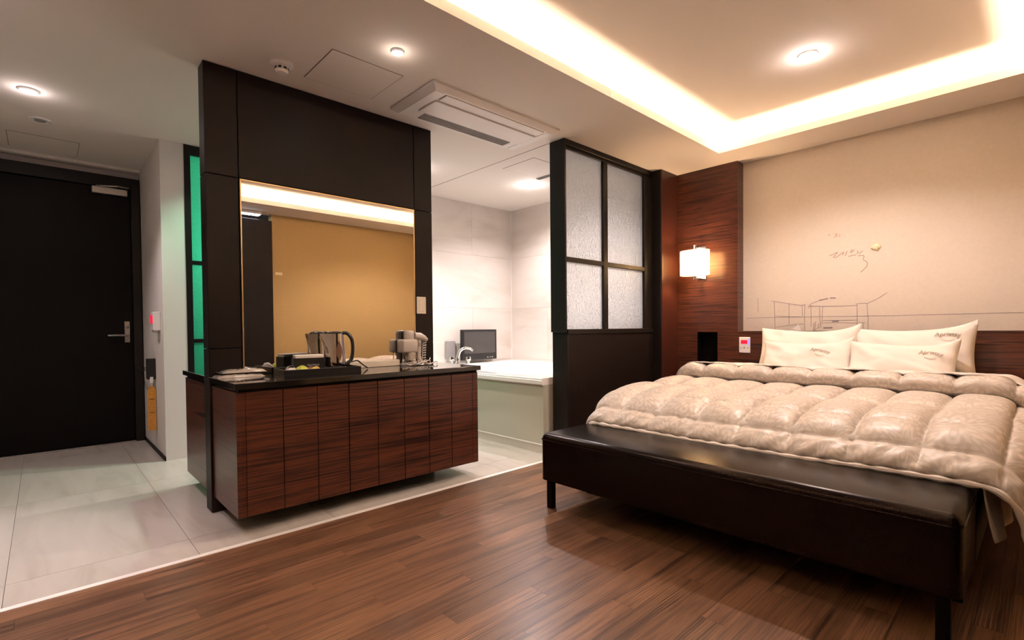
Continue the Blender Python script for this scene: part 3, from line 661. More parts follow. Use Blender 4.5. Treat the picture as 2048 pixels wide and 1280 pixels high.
# duvet: one quilted sheet, pockets and drape
EY0, EY1, RR = .16, 1.84, .11
prof = [(2.400, .432), (2.425, .462), (2.462, .487), (2.50, .505), (2.56, .533), (2.64, .556), (2.75, .570), (2.95, .580), (3.30, .586), (3.66, .590)]
plen = [0]
for a, b_ in zip(prof, prof[1:]): plen.append(plen[-1]+math.dist(a, b_))
def pat(s):
    for i in range(len(plen)-1):
        if s <= plen[i+1] or i == len(plen)-2:
            t = (s-plen[i])/(plen[i+1]-plen[i]); a, b_ = prof[i], prof[i+1]
            return a[0]+(b_[0]-a[0])*t, a[1]+(b_[1]-a[1])*t
def across(c):
    """arc coordinate c measured as unfolded Y -> (y, drop)"""
    def side(e, hang):
        if e < RR*1.35:
            a = e/RR; return RR*math.sin(a), RR*(1-math.cos(a))
        a = 1.35; r = e-RR*1.35
        return RR*math.sin(a)+r*math.cos(a)*.9, RR*(1-math.cos(a))+r*math.sin(a)
    if c < EY0: y, d_ = side(EY0-c, 0); return EY0-y, d_
    if c > EY1: y, d_ = side(c-EY1, 0); return EY1+y, d_
    return c, 0.0
SEAMY = [.096+.2345*i for i in range(-2, 11)]
SEAMX = [0, .120, .300, .72, 1.18, 1.5]
def cell(v, seams):
    for a, b_ in zip(seams, seams[1:]):
        if a <= v <= b_: return (v-a)/(b_-a), b_-a, seams.index(a)
    return .5, .2, 0
def puffv(s, c):
    u, du, iu = cell(s, SEAMX); v, dv, iv = cell(c, SEAMY)
    pu = max(0, 1-abs(2*u-1)**2.6); pv = max(0, 1-abs(2*v-1)**3.0)
    amp = (.018, .052, .052, .056, .05)[min(iu, 4)]
    if iu in (1, 2):                                   # the seam inside this stretch is only a shallow dent
        ub = (s-.12)/.60; pu = max(0, 1-abs(2*ub-1)**3.2)
    h = amp*math.sqrt(pu)*math.sqrt(pv)
    if iu in (1, 2): h -= .013*math.exp(-abs(s-.30)/.022)*math.sqrt(pv)
    # wrinkles gathered at the seams
    edge = math.exp(-min(v, 1-v)*dv/.035); edgeu = math.exp(-min(u, 1-u)*du/.03)
    h += .0022*edge*math.sin(s*120+3*noise.noise((s*6, c*6, 1)))*(1-edgeu)
    h += .0022*edgeu*math.sin(c*80+s*30+4*noise.noise((s*5, c*7, 2)))
    h += .005*noise.noise((s*6, c*6, 5))+.0012*noise.noise((s*22, c*22, 9))
    if iu == 0: h += .003*math.sin(c*62+s*60+5*noise.noise((c*4, 0, 3)))*math.sqrt(pu)
    return h
NS, NC = 190, 400
c0, c1 = -.26, 2.16
base = [[None]*(NC+1) for _ in range(NS+1)]
bench_z = NZ1+.006
for i in range(NS+1):
    s = plen[-1]*i/NS
    x, z = pat(s)
    for j in range(NC+1):
        c = c0+(c1-c0)*j/NC; y, dr = across(c)
        sag = .010*math.sin(c*3.1+1)+.006*noise.noise((c*2, s*2, 0))
        xx = x+.012*noise.noise((c*3.1, 0, 4))*(1-min(1, s/.3))-.018*max(0, (dr-.05))*0
        # front corners droop and swing in
        zz = z-dr+sag*.5
        if dr > .03 and s < .3: xx += .25*min(1, (dr-.03)/.3)*(1-s/.3)*.35
        base[i][j] = Vector((xx, y, zz))
bm = bmesh.new(); uvl = bm.loops.layers.uv.new('rest'); V = [[None]*(NC+1) for _ in range(NS+1)]
for i in range(NS+1):
    for j in range(NC+1):
        a = base[min(i+1, NS)][j]-base[max(i-1, 0)][j]; b_ = base[i][min(j+1, NC)]-base[i][max(j-1, 0)]
        n_ = a.cross(b_).normalized()
        if n_.z < 0 and abs(n_.z) > .3: n_ = -n_
        V[i][j] = bm.verts.new(base[i][j]+n_*puffv(plen[-1]*i/NS, c0+(c1-c0)*j/NC))
for i in range(NS):
    for j in range(NC):
        f = bm.faces.new((V[i][j], V[i+1][j], V[i+1][j+1], V[i][j+1]))
        for lp, (ii, jj) in zip(f.loops, ((i, j), (i+1, j), (i+1, j+1), (i, j+1))): lp[uvl].uv = (plen[-1]*ii/NS, (c1-c0)*jj/NC)
dv = mk('duvet', bm, 'jacquard', None, smooth=True, sharp=180)
tag(dv, 'champagne quilted duvet spread over the bed with its top edge folded back', 'duvet')
md = dv.modifiers.new('thick', 'SOLIDIFY'); md.thickness = .022; md.offset = -1

hp_ = []
for j in range(0, NC+1, 2):
    q = base[0][j]; c = c0+(c1-c0)*j/NC
    hp_.append((q.x-.004+.002*math.sin(c*70), q.y, q.z-.010))
mk('hem_edge', T(hp_, [.011+.0025*math.sin(i*.9)+.002*noise.noise((i*.3, 0, 0)) for i in range(len(hp_))], 8), 'lining_cotton', dv, smooth=True)
# folded-back edge: puffy roll following the drape
def roll_pt(c, th):
    v, dv_, iv = cell(c, SEAMY); pv = math.sqrt(max(0, 1-abs(2*v-1)**3.2))
    y, dr = across(c)
    bulge = .70+.30*pv
    a, bb = .150*(.92+.08*pv), .062*bulge
    ct, st = math.cos(th), math.sin(th)
    X = 3.655+a*(abs(ct)**.8)*(1 if ct > 0 else -1); zloc = bb*(abs(st)**.75)*(1 if st > 0 else -1)
    w_ = .004*noise.noise((c*14, math.cos(th)*2, math.sin(th)*2+7))+.0035*math.exp(-min(v, 1-v)*dv_/.03)*math.sin(th*14)
    droop_y = y+(zloc+w_)*(min(1, dr/.15))*(1 if c > 1 else -1)
    return Vector((X+w_, droop_y, .605-dr*.92+(zloc+w_)*(1-min(1, dr/.15)*.75)+bb))
bm = bmesh.new(); uvl = bm.loops.layers.uv.new('rest'); prev = None; n = 36; NR = 330; rows = []
for j in range(NR+1):
    c = c0+.05+(c1-c0-.12)*j/NR
    rows.append((c, [bm.verts.new(roll_pt(c, 2*math.pi*i/n)) for i in range(n)]))
for (ca, ra), (cb, rb) in zip(rows, rows[1:]):
    for i in range(n):
        f = bm.faces.new((ra[i], ra[(i+1) % n], rb[(i+1) % n], rb[i]))
        for lp, (cc, ii) in zip(f.loops, ((ca, i), (ca, i+1), (cb, i+1), (cb, i))): lp[uvl].uv = (ii/n*.55, cc)
bm.faces.new(rows[0][1][::-1]); bm.faces.new(rows[-1][1])
mk('folded_edge', bm, 'jacquard', dv, smooth=True, sharp=180)
# white lining lying behind the fold up to the pillows
bm = bmesh.new(); NA, NB = 26, 240; G = []
for i in range(NA+1):
    r_ = []
    for j in range(NB+1):
        c = -.12+2.18*j/NB; y, dr = across(c)
        v, dv_, iv = cell(c, SEAMY); sc = ((c-SEAMY[0])/(.2345*2)) % 1.0
        arch = math.sqrt(max(0, 1-abs(2*sc-1)**2.5))
        t = i/NA
        X = 3.585+t*.62; lip = max(0, 1-t*6)
        z = .728-.018*t-dr*.95+.006*arch*lip-.016*lip*(1-arch)-.02*max(0, t-.15)+.004*noise.noise((c*5, t*5, 3))
        z += .004*noise.noise((c*18, t*9, 6))
        X += .03*(1-arch)*lip
        r_.append(bm.verts.new((X, y, z)))
    G.append(r_)
for i in range(NA):
    for j in range(NB): bm.faces.new((G[i][j], G[i+1][j], G[i+1][j+1], G[i][j+1]))
ln = mk('lining', bm, 'lining_cotton', dv, smooth=True, sharp=180); md = ln.modifiers.new('thick', 'SOLIDIFY'); md.thickness = .008; md.offset = -1
# white lining corner hanging below the right foot corner
bm = bmesh.new(); G = []
for i in range(15):
    r_ = []
    for j in range(13):
        t, q = i/14, j/12
        X = 2.455+t*.62; Y = .150-.045*q+.010*math.sin(t*14+q*2)-.02*t; Z = .45-q*.235-.03*math.sin(t*2.2)*q+.02*t
        r_.append(bm.verts.new((X, Y, Z)))
    G.append(r_)
for i in range(14):
    for j in range(12): bm.faces.new((G[i][j], G[i+1][j], G[i+1][j+1], G[i][j+1]))
ln = mk('lining', bm, 'lining_cotton', dv, smooth=True, sharp=180); md = ln.modifiers.new('thick', 'SOLIDIFY'); md.thickness = .006

# ------------------------------------------------------------------ pillows
def text_mesh(body, size, shear=.2):
    cu = bpy.data.curves.new('txt', 'FONT'); cu.body = body; cu.size = size; cu.align_x = 'CENTER'; cu.shear = shear; cu.offset = .0006; cu.resolution_u = 3
    o = bpy.data.objects.new('txt', cu); COL.objects.link(o); dg = bpy.context.evaluated_depsgraph_get(); dg.update()
    ev = o.evaluated_get(dg); me = ev.to_mesh(); vs = [v.co.copy() for v in me.vertices]; fs = [tuple(p_.vertices) for p_ in me.polygons]
    ev.to_mesh_clear(); bpy.data.objects.remove(o); bpy.data.curves.remove(cu); return vs, fs
def pillow(w_, h_, th, loc, tilt, rz, roll, seed, label, logo=None, drop=0.0, flop=(0, 0, 0, 0)):
    """local axes: x across (towards -Y of the room), y up the pillow, z out of the front face"""
    k = tag(empty('pillow', loc), label, 'pillow', 'white pillows against the headboard')
    R = Matrix.Rotation(rz, 4, 'Z') @ Matrix(((0, 0, -1, 0), (-1, 0, 0, 0), (0, 1, 0, 0), (0, 0, 0, 1))) @ Matrix.Rotation(-tilt, 4, 'X') @ Matrix.Rotation(roll, 4, 'Z')
    k.rotation_euler = R.to_euler()
    def surf(u, v, sgn):
        x = w_/2*u*(1-.065*(1-v*v)**1.2); y = h_/2*v*(1-.15*(1-u*u)**1.0)+.030*max(0, u)**4*max(0, v)**4
        t = ((1-abs(u)**3.2)*(1-abs(v)**2.8))
        z = th/2*max(0, t)**.55
        nz_ = noise.noise((u*1.6+seed, v*1.6, sgn*3))*.020*max(0, t)**.4+.006*noise.noise((u*5+seed, v*3.2+u*2, 7))*max(0, t)**.3
        crease = .017*math.sin((u*3.4+v*2.0)*3+seed)*max(0, abs(u*v))**.8*(1-max(abs(u), abs(v)))**.5*2
        # corner flops
        cz = 0
        for (su, sv), fv in zip(((-1, 1), (1, 1), (1, -1), (-1, -1)), flop):
            cz += fv*max(0, u*su)**3*max(0, v*sv)**3
        return Vector((x, y+drop*0, sgn*z+nz_+crease+cz+.012*sgn))
    bm = bmesh.new(); n = 34
    F_ = [[bm.verts.new(surf(-1+2*i/n, -1+2*j/n, 1)) for j in range(n+1)] for i in range(n+1)]
    K_ = [[bm.verts.new(surf(-1+2*i/n, -1+2*j/n, -1)) for j in range(n+1)] for i in range(n+1)]
    for i in range(n):
        for j in range(n):
            bm.faces.new((F_[i][j], F_[i+1][j], F_[i+1][j+1], F_[i][j+1])); bm.faces.new((K_[i][j+1], K_[i+1][j+1], K_[i+1][j], K_[i][j]))
    for i in range(n):
        bm.faces.new((F_[i+1][0], F_[i][0], K_[i][0], K_[i+1][0])); bm.faces.new((F_[i][n], F_[i+1][n], K_[i+1][n], K_[i][n]))
        bm.faces.new((F_[0][i], F_[0][i+1], K_[0][i+1], K_[0][i])); bm.faces.new((F_[n][i+1], F_[n][i], K_[n][i], K_[n][i+1]))
    mk('pillow_case', bm, 'pillow_cotton', k, smooth=True, local=True, sharp=70)
    if logo:
        lx, ly_, ang, sz = logo; vs, fs = LOGO
        bm = bmesh.new(); ca, sa = math.cos(ang), math.sin(ang); vv = []
        ul = []
        for i in range(13):
            a = -.42+.96*i/12; ul.append((a*.062*1.0, -.014-.008*math.sin(i/12*math.pi), .0015))
        for q in vs:
            yq = q.y+.010*math.cos(q.x/.06*1.2)
            X = lx+(q.x*ca-yq*sa)*sz; Y = ly_+(q.x*sa+yq*ca)*sz
            P_ = surf(X/(w_/2), Y/(h_/2), 1); vv.append(bm.verts.new((X, Y, P_.z+.0035)))
        for f in fs: bm.faces.new([vv[i] for i in f])
        prev = None
        for a, b_, wd in ul:
            row_ = []
            for dd in (wd, -wd):
                X = lx+(a*ca-(b_+dd)*sa)*sz; Y = ly_+(a*sa+(b_+dd)*ca)*sz; P_ = surf(X/(w_/2), Y/(h_/2), 1); row_.append(bm.verts.new((X, Y, P_.z+.0035)))
            if prev: bm.faces.new((prev[0], prev[1], row_[1], row_[0]))
            prev = row_
        mk('embroidered_name', bm, 'embroidery', k, local=True)
    return k
LOGO = text_mesh('Aprietsy', .036, .12)
pillow(.70, .40, .17, (4.335, 1.285, .785), .30, .05, -.02, 1.0, 'left rear white pillow against the headboard', None, flop=(-.02, .035, 0, 0))
pillow(.68, .41, .17, (4.335, .630, .785), .28, -.03, .035, 2.3, 'right rear white pillow with embroidered name against the headboard', (.195, .105, -.03, 1.05), flop=(0, .01, 0, .01))
pillow(.61, .30, .15, (4.145, 1.235, .735), .42, .06, -.01, 4.1, 'front left white pillow with embroidered name by the duvet fold', (.105, .035, -.12, 1.0), flop=(0, .05, .03, 0))
pillow(.60, .30, .15, (4.135, .665, .735), .40, -.02, -.02, 5.7, 'front right white pillow with embroidered name by the duvet fold', (.165, .040, -.10, 1.0), flop=(.01, .025, .02, 0))

# ------------------------------------------------------------------ pencil drawing on the headboard wall
def px_ray(x, y):
    return Fv+Rc*((x-CX)/FPX)+Uc*((CY-y)/FPX)
def wall_pt(x, y):
    d_ = px_ray(x, y); t = WX2/d_.x; return (0+d_.y*t, 1.0+d_.z*t)      # measured off the photograph once: (Y, Z) on the wall
def ribbon(bm, pts, wd):
    """a pencil stroke on the wall plane, pts are (Y, Z)"""
    pts = [Vector((0, a, b_)) for a, b_ in pts]
    prev = None
    for i, q in enumerate(pts):
        t = (pts[min(i+1, len(pts)-1)]-pts[max(i-1, 0)]).normalized(); nrm = Vector((0, -t.z, t.y))*wd/2
        ro = [bm.verts.new((WX2-.0012, *(q+nrm)[1:])), bm.verts.new((WX2-.0012, *(q-nrm)[1:])), bm.verts.new((WX2, *(q-nrm)[1:])), bm.verts.new((WX2, *(q+nrm)[1:]))]
        if prev:
            for a in range(4): bm.faces.new((prev[a], prev[(a+1) % 4], ro[(a+1) % 4], ro[a]))
        else: bm.faces.new(ro[::-1])
        prev = ro
    bm.faces.new(prev)
WD = tag(empty('wall_sketch', (WX2, 1.3, .96)), 'pencil perspective sketch of a room on the beige wall', 'drawing')
def zc(x, y): return wall_pt(1490+x/6.827, 560+y/6.827)
lines = [  # zoom coordinates of the sketch lines
 [(365, 285), (480, 305), (600, 322), (690, 338), (780, 346), (830, 332)], [(400, 295), (405, 480), (412, 690)], [(600, 322), (602, 460), (603, 610)], [(780, 346), (786, 500)], [(815, 340), (812, 500), (815, 690)],
 [(430, 492), (600, 500), (780, 502)], [(425, 645), (600, 622), (800, 598)], [(865, 385), (880, 345), (930, 310), (1000, 285)], [(900, 350), (903, 520), (900, 640)],
 [(880, 355), (1060, 360), (1300, 360), (1530, 345)], [(1018, 365), (1020, 500), (1030, 620)], [(1060, 362), (1055, 500), (1050, 600)], [(1530, 322), (1532, 500), (1535, 680)], [(1530, 322), (1600, 318), (1670, 318)],
 [(1670, 318), (1668, 380), (1680, 500), (1680, 690)], [(1670, 322), (1800, 260), (1940, 175)], [(1060, 552), (1300, 552), (1535, 545)], [(1060, 585), (1300, 582), (1530, 588)], [(1555, 582), (1640, 582)], [(1565, 590), (1566, 690)], [(1610, 590), (1612, 690)],
 [(940, 590), (935, 690)], [(960, 570), (955, 690)], [(1000, 600), (1000, 650), (940, 690)], [(1025, 580), (1040, 640), (1000, 655)]]
for ln_ in lines:
    bm = bmesh.new(); ribbon(bm, [zc(*q) for q in ln_], .0032); mk('pencil_line', bm, 'pencil', WD)
for ln_, wd in (([(1070, 655), (1195, 652)], .012), ([(1190, 568), (1280, 562)], .008), ([(1010, 278), (1060, 268), (1135, 252)], .008), ([(1160, 245), (1240, 247)], .008), ([(175, 250), (180, 430)], .004)):
    bm = bmesh.new(); ribbon(bm, [zc(*q) for q in ln_], wd); mk('pencil_shading', bm, 'pencil_faint' if wd < .005 else 'pencil', WD)
bm = bmesh.new(); ribbon(bm, [zc(20, 522), zc(400, 512), zc(1000, 500), zc(2048, 486), wall_pt(2000, 626), wall_pt(2047, 625)], .0028); mk('horizon_line', bm, 'pencil', WD)
HW = tag(empty('wall_handwriting', (WX2, 1.1, 1.44)), 'dark brush handwriting on the beige wall above the pillows', 'writing')
def zh(x, y): return wall_pt(1640+x/12.8, 450+y/12.8)
for ln_ in ([(240, 790), (350, 745), (450, 700), (400, 760), (345, 820), (400, 830), (480, 785), (560, 720), (605, 700), (580, 770)], [(700, 670), (670, 730), (645, 790)], [(830, 620), (790, 690), (780, 710)], [(880, 630), (840, 680), (790, 705)], [(730, 805), (830, 780), (930, 765)],
            [(950, 660), (975, 690), (945, 745)], [(1095, 665), (1030, 710), (1005, 750)], [(975, 790), (1040, 785), (1115, 785), (1125, 830), (1100, 880)], [(1100, 890), (1170, 925), (1215, 985), (1190, 1060), (1130, 1130), (1040, 1210)]):
    q = [Vector((*zh(*c_), 0)) for c_ in ln_]; q = [(v_.x, v_.y) for v_ in bez(q, 5)]
    bm = bmesh.new(); ribbon(bm, q, .0052); mk('brush_stroke', bm, 'ink', HW)
RW = tag(empty('wall_marks', (WX2, 1.16, 1.68)), 'faint reddish scribble on the beige wall above the handwriting', 'writing')
for ln_ in ([(210, 260), (250, 235), (240, 280)], [(350, 230), (430, 215), (390, 300), (370, 320)], [(440, 230), (420, 300)], [(500, 235), (515, 270), (480, 300)]):
    bm = bmesh.new(); ribbon(bm, [zh(*c_) for c_ in ln_], .006); mk('scribble', bm, 'red_pencil', RW)
py_, pz_ = wall_pt(1752, 494)
bm = bmesh.new(); bmesh.ops.create_icosphere(bm, subdivisions=3, radius=1)
for v in bm.verts:
    q = v.co.copy(); r_ = 1+.45*noise.noise(q*1.7); v.co = Vector((WX2-.004-.012*max(-.4, -q.x*r_), py_+q.y*.028*r_, pz_+q.z*.024*r_))
tag(mk('putty_lump', bm, 'putty', None, smooth=True, sharp=180), 'pale yellow putty lump stuck on the beige wall', 'putty')
cy_, cz_ = 1.44, HZ
bm = bmesh.new(); a = [bm.verts.new(q) for q in ((WX+.03, 1.47, HZ), (WX+.10, 1.40, HZ), (WX+.085, 1.415, HZ+.055), (WX+.04, 1.45, HZ+.02))]
bm.faces.new(a); b2 = [bm.verts.new((v.co.x+.002, v.co.y+.002, v.co.z)) for v in a]; bm.faces.new(b2[::-1]); bridge(bm, a, b2)
tag(mk('folded_note', bm, 'paper', None), 'small folded white paper on the headboard ledge', 'paper')

# ------------------------------------------------------------------ things on the vanity top
TA = .09
tr = tag(empty('serving_tray', (1.180, 2.965, CT), -TA), 'black rectangular serving tray on the vanity top', 'tray')
bx('tray_base', 'black_plastic', tr, -.215, .215, -.125, .125, 0, .008, local=True)
for a in ((-.215, .215, -.125, -.117), (-.215, .215, .117, .125), (-.215, -.207, -.117, .117), (.207, .215, -.117, .117)): bx('tray_wall', 'black_plastic', tr, *a, 0, .034, bev=.0015, local=True)
def on_tray(x, y, z=.008):
    c_, s_ = math.cos(-TA), math.sin(-TA); return (1.180+x*c_-y*s_, 2.965+x*s_+y*c_, CT+z)
# kettle
KP = on_tray(.115, .035)
kt = tag(empty('electric_kettle', KP, -.25), 'polished steel electric kettle with black handle on the tray', 'kettle')
bm = bmesh.new(); lathe(bm, [(.060, 0), (.063, .004), (.063, .018), (.058, .022)], (0, 0, 0), 28); mk('power_base', bm, 'black_plastic', kt, smooth=True, local=True)
bm = bmesh.new(); P_ = [(.058, .022), (.060, .030), (.059, .07), (.055, .14), (.050, .205), (.048, .222)]; n = 36; prev = None
for r_, z in P_:
    q = []
    for i in range(n):
        a = 2*math.pi*i/n; dx = math.cos(a); sp_ = max(0, -dx)**14*max(0, (z-.11)/.112)*.040
        q.append(bm.verts.new((math.cos(a)*(r_+sp_), math.sin(a)*r_, z)))
    if prev: bridge(bm, prev, q)
    else: bm.faces.new(q[::-1])
    prev = q
bm.faces.new(prev); mk('kettle_body', bm, 'steel', kt, smooth=True, local=True)
bm = bmesh.new(); lathe(bm, [(.044, .222), (.044, .229), (.036, .235), (.01, .238)], (0, 0, 0), 24); mk('lid', bm, 'black_plastic', kt, smooth=True, local=True)
mk('handle', T(bez([(.042, 0, .226), (.072, 0, .222), (.098, 0, .188), (.105, 0, .13), (.096, 0, .065), (.068, 0, .036)], 6), .0150, 10, flat=.75), 'black_plastic', kt, smooth=True, local=True)
bm = bmesh.new(); prev = None
for i in range(14):
    t = i/13; z = .065+.11*t; wd = .019*math.sin(math.pi*min(1, t**.8))**.8+.0005; r_ = .0612-.0102*((z-.03)/.19)
    q = []
    for s_ in (-1, -.5, 0, .5, 1):
        a = math.radians(-74)+s_*wd/r_; q.append(bm.verts.new((math.cos(a)*r_, math.sin(a)*r_, z)))
    if prev:
        for a, b_, c_, d_ in zip(prev, prev[1:], q[1:], q): bm.faces.new((a, b_, c_, d_))
    prev = q
gw = mk('water_gauge', bm, 'brown_packet', kt, smooth=True, local=True)
cp = tag(mk('kettle_cord', T(bez([(1.40, 2.985, CT+.052), (1.435, 2.98, CT+.058), (1.47, 2.99, CT+.035), (1.515, 3.00, CT+.006)], 8), .0042, 6), 'black_plastic', None, smooth=True), 'short black power cord trailing off the tray edge', 'cord')
# amenity box
bxp = on_tray(-.045, .035); ab = tag(empty('amenity_box', bxp, -.18), 'black caddy box with white napkins on the tray', 'box')
for a in ((-.085, .085, -.045, -.041, 0, .082), (-.085, .085, .041, .045, 0, .082), (-.085, -.081, -.041, .041, 0, .082), (.081, .085, -.041, .041, 0, .082)): bx('box_wall', 'black_plastic', ab, *a, local=True)
bx('box_floor', 'black_plastic', ab, -.081, .081, -.041, .041, 0, .004, local=True)
bx('napkin_stack', 'paper', ab, -.079, .079, -.039, .039, .004, .100, bev=.004, local=True)
vs, fs = text_mesh('Aprietsy', .020, .1); bm = bmesh.new(); vv = [bm.verts.new((q.x+.02, -.0455, q.y+.035)) for q in vs]
for f in fs: bm.faces.new([vv[i] for i in f])
mk('printed_name', bm, 'grey_plastic', ab, local=True)
# packets
def packet(name, mat, x, y, rz, a, b_, c_, label, tilt=0):
    o = tag(empty(name, on_tray(x, y), rz), label, 'packet'); bm = bmesh.new(); n = 8
    G = [[bm.verts.new((-a/2+a*i/n, -b_/2+b_*j/n, c_*(math.sin(math.pi*i/n)*math.sin(math.pi*j/n))**.5+.002+.0015*math.sin(i*2.1+j))) for j in range(n+1)] for i in range(n+1)]
    K = [[bm.verts.new((v.co.x, v.co.y, 0)) for v in r_] for r_ in G]
    for i in range(n):
        for j in range(n): bm.faces.new((G[i][j], G[i+1][j], G[i+1][j+1], G[i][j+1])); bm.faces.new((K[i][j+1], K[i+1][j+1], K[i+1][j], K[i][j]))
    for i in range(n):
        bm.faces.new((G[i+1][0], G[i][0], K[i][0], K[i+1][0])); bm.faces.new((G[i][n], G[i+1][n], K[i+1][n], K[i][n])); bm.faces.new((G[0][i], G[0][i+1], K[0][i+1], K[0][i])); bm.faces.new((G[n][i+1], G[n][i], K[n][i], K[n][i+1]))
    mk('sachet', bm, mat, o, smooth=True, local=True); return o
packet('tea_sachet', 'green_packet', -.105, -.055, .1, .075, .085, .042, 'lime green tea sachet on the tray')
packet('coffee_sachet', 'yellow_packet', -.035, -.075, .5, .085, .030, .034, 'brown and yellow coffee stick on the tray')
packet('coffee_sachet', 'brown_packet', -.055, -.055, .35, .085, .030, .034, 'dark brown coffee stick on the tray')
o = packet('tea_sachet', 'white_packet', -.165, -.055, -.2, .065, .075, .044, 'white sachet with a dark round emblem at the tray end')
bm = bmesh.new(); lathe(bm, [(.016, 0), (.016, .003)], (0, -.022, .030), 16, axis='Y'); mk('emblem', bm, 'black_plastic', o, local=True)
# wrapped toothbrush / slipper packs
for i, (x, y, rz, a, b_, h_, z, lab) in enumerate(((.775, 3.045, .06, .235, .13, .026, 0, 'lower clear wrapped amenity pack at the vanity corner'), (.80, 3.055, -.05, .22, .12, .024, .025, 'upper clear wrapped amenity pack at the vanity corner'))):
    o = tag(empty('wrapped_pack', (x, y, CT+z), rz), lab, 'packet', 'wrapped amenity packs'); bm = bmesh.new(); n, m_ = 18, 12
    def hh(i_, j_): return h_*(math.sin(math.pi*min(1, max(0, i_/n)))*math.sin(math.pi*j_/m_))**.28*(.75+.3*noise.noise((i_*.5+i*9, j_*.6, 1)))+.001
    G = [[bm.verts.new((-a/2+a*p_/n, -b_/2+b_*q/m_, max(.001, hh(p_, q)))) for q in range(m_+1)] for p_ in range(n+1)]
    K = [[bm.verts.new((v.co.x, v.co.y, 0)) for v in r_] for r_ in G]
    for p_ in range(n):
        for q in range(m_): bm.faces.new((G[p_][q], G[p_+1][q], G[p_+1][q+1], G[p_][q+1])); bm.faces.new((K[p_][q+1], K[p_+1][q+1], K[p_+1][q], K[p_][q]))
    for p_ in range(n): bm.faces.new((G[p_+1][0], G[p_][0], K[p_][0], K[p_+1][0])); bm.faces.new((G[p_][m_], G[p_+1][m_], K[p_+1][m_], K[p_][m_]))
    for q in range(m_): bm.faces.new((G[0][q], G[0][q+1], K[0][q+1], K[0][q])); bm.faces.new((G[n][q+1], G[n][q], K[n][q], K[n][q+1]))
    mk('wrapper', bm, 'cling_film', o, smooth=True, local=True, sharp=50)
    bm = bmesh.new(); box(bm, -a/2-.012, -a/2+.002, -b_/2+.01, b_/2-.01, .002, .004); mk('sealed_end', bm, 'cling_film', o, local=True)
# cream trunking at the foot of the mirror
o = tag(empty('cable_trunking', (1.63, 3.105, CT)), 'long cream cable cover lying along the mirror foot', 'trunking')
bx('cover', 'cream_plastic', o, 1.44, 1.80, 3.085, 3.124, CT, CT+.042, bev=.004, seg=2); bx('end_cap', 'cream_plastic', o, 1.434, 1.44, 3.084, 3.125, CT, CT+.043)
# hair dryer stand
HX, HY = 1.855, 3.072
o = tag(empty('hair_dryer_stand', (HX, HY, CT)), 'white hair dryer holder with a cup on the vanity top', 'stand')
bm = bmesh.new(); box(bm, HX-.062, HX+.056, HY-.048, HY+.048, CT+.088, CT+.182, bev=.014, seg=3); mk('holder_body', bm, 'dryer_plastic', o, smooth=True)
bm = bmesh.new(); lathe(bm, [(.030, 0), (.036, .03), (.044, .05), (.044, .07)], (HX+.012, HY, CT+.035), 20); mk('nozzle_cradle', bm, 'dryer_plastic', o, smooth=True)
bm = bmesh.new(); lathe(bm, [(.055, 0), (.055, .010), (.045, .016)], (HX, HY, CT), 24); mk('foot', bm, 'grey_plastic', o, smooth=True)
mk('post', T([(HX, HY+.01, CT+.01), (HX, HY+.01, CT+.10)], .010, 10), 'grey_plastic', o, smooth=True)
for dx in (-.045, -.02): mk('support_rod', T([(HX+dx, HY-.01, CT+.002), (HX+dx, HY-.01, CT+.09)], .003, 6), 'chrome', o)
bx('badge', 'grey_plastic', o, HX+.02, HX+.042, HY-.0465, HY-.045, CT+.148, CT+.153)
oc = tag(empty('tumbler', (HX+.010, HY, CT+.178)), 'white tumbler standing upside down in the dryer holder', 'cup')
bm = bmesh.new(); lathe(bm, [(.035, .002), (.0355, .045), (.034, .055), (.029, .062), (.015, .066)], (HX+.010, HY, CT+.178), 24); mk('cup_wall', bm, 'dryer_plastic', oc, smooth=True)
oh = tag(empty('hair_dryer', (HX+.075, HY-.005, CT)), 'cream hair dryer with coiled cord hanging on its holder', 'hair dryer')
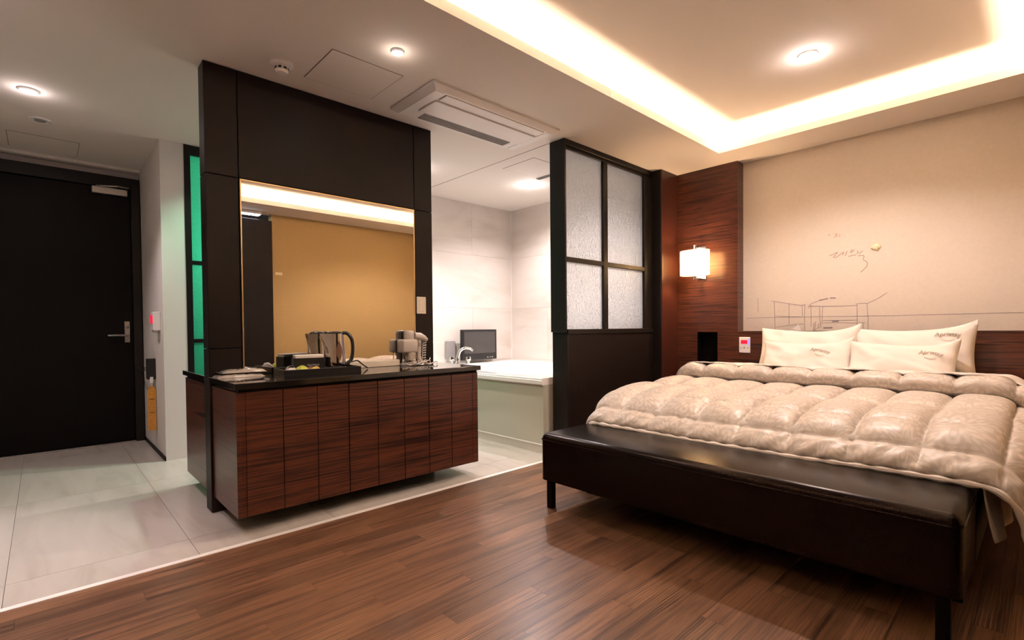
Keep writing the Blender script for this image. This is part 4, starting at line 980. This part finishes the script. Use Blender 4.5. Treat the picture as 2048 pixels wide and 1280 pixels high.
mk('barrel', T([(HX+.045, HY-.01, CT+.205), (HX+.09, HY-.012, CT+.20), (HX+.125, HY-.014, CT+.185), (HX+.145, HY-.015, CT+.172)], [.026, .028, .022, .016], 14), 'dryer_plastic', oh, smooth=True)
mk('grip', T(bez([(HX+.085, HY-.01, CT+.185), (HX+.083, HY-.01, CT+.12), (HX+.080, HY-.01, CT+.06), (HX+.095, HY-.01, CT+.02)], 5), .018, 10), 'dryer_plastic', oh, smooth=True)
bx('switch', 'grey_plastic', oh, HX+.072, HX+.086, HY-.031, HY-.026, CT+.13, CT+.155)
def coil(p0, p1, r_, turns, n_=14):
    p0, p1 = Vector(p0), Vector(p1); out = []
    for i in range(turns*n_+1):
        t = i/(turns*n_); a = 2*math.pi*turns*t; out.append(p0.lerp(p1, t)+Vector((math.cos(a)*r_, math.sin(a)*r_, math.sin(a+1)*r_*.6)))
    return out
mk('cord', T(coil((HX+.125, HY-.02, CT+.17), (HX+.11, HY-.03, CT+.03), .012, 8), .0032, 5), 'dryer_plastic', oh, smooth=True)
mk('cord', T(coil((HX-.03, HY-.055, CT+.012), (HX+.11, HY-.045, CT+.025), .016, 6), .0032, 5), 'dryer_plastic', oh, smooth=True)
mk('cord', T(bez([(HX+.10, HY-.03, CT+.02), (HX+.14, HY-.05, CT+.03), (HX+.17, HY-.02, CT+.045), (HX+.185, HY+.01, CT+.03), (HX+.165, HY-.03, CT+.008), (HX+.11, HY-.06, CT+.006), (HX+.03, HY-.075, CT+.006), (HX-.03, HY-.06, CT+.008)], 8), .0035, 5), 'dryer_plastic', oh, smooth=True)

for i in range(5):                                       # loose loops of the dryer cord lying on the stone
    cx_, cy_, ra, rb, ph = HX-.02+.042*i, HY-.075-.012*(i % 2), .040+.008*(i % 3), .022+.006*(i % 2), i*1.3
    pts_ = [(cx_+ra*math.cos(a*.35+ph), cy_+rb*math.sin(a*.35+ph), CT+.006+.012*(1+math.sin(a*.9+i))*(.4+.2*(i % 3))) for a in range(18)]
    mk('cord_loop', T(pts_, .0034, 5), 'dryer_plastic', oh, smooth=True)
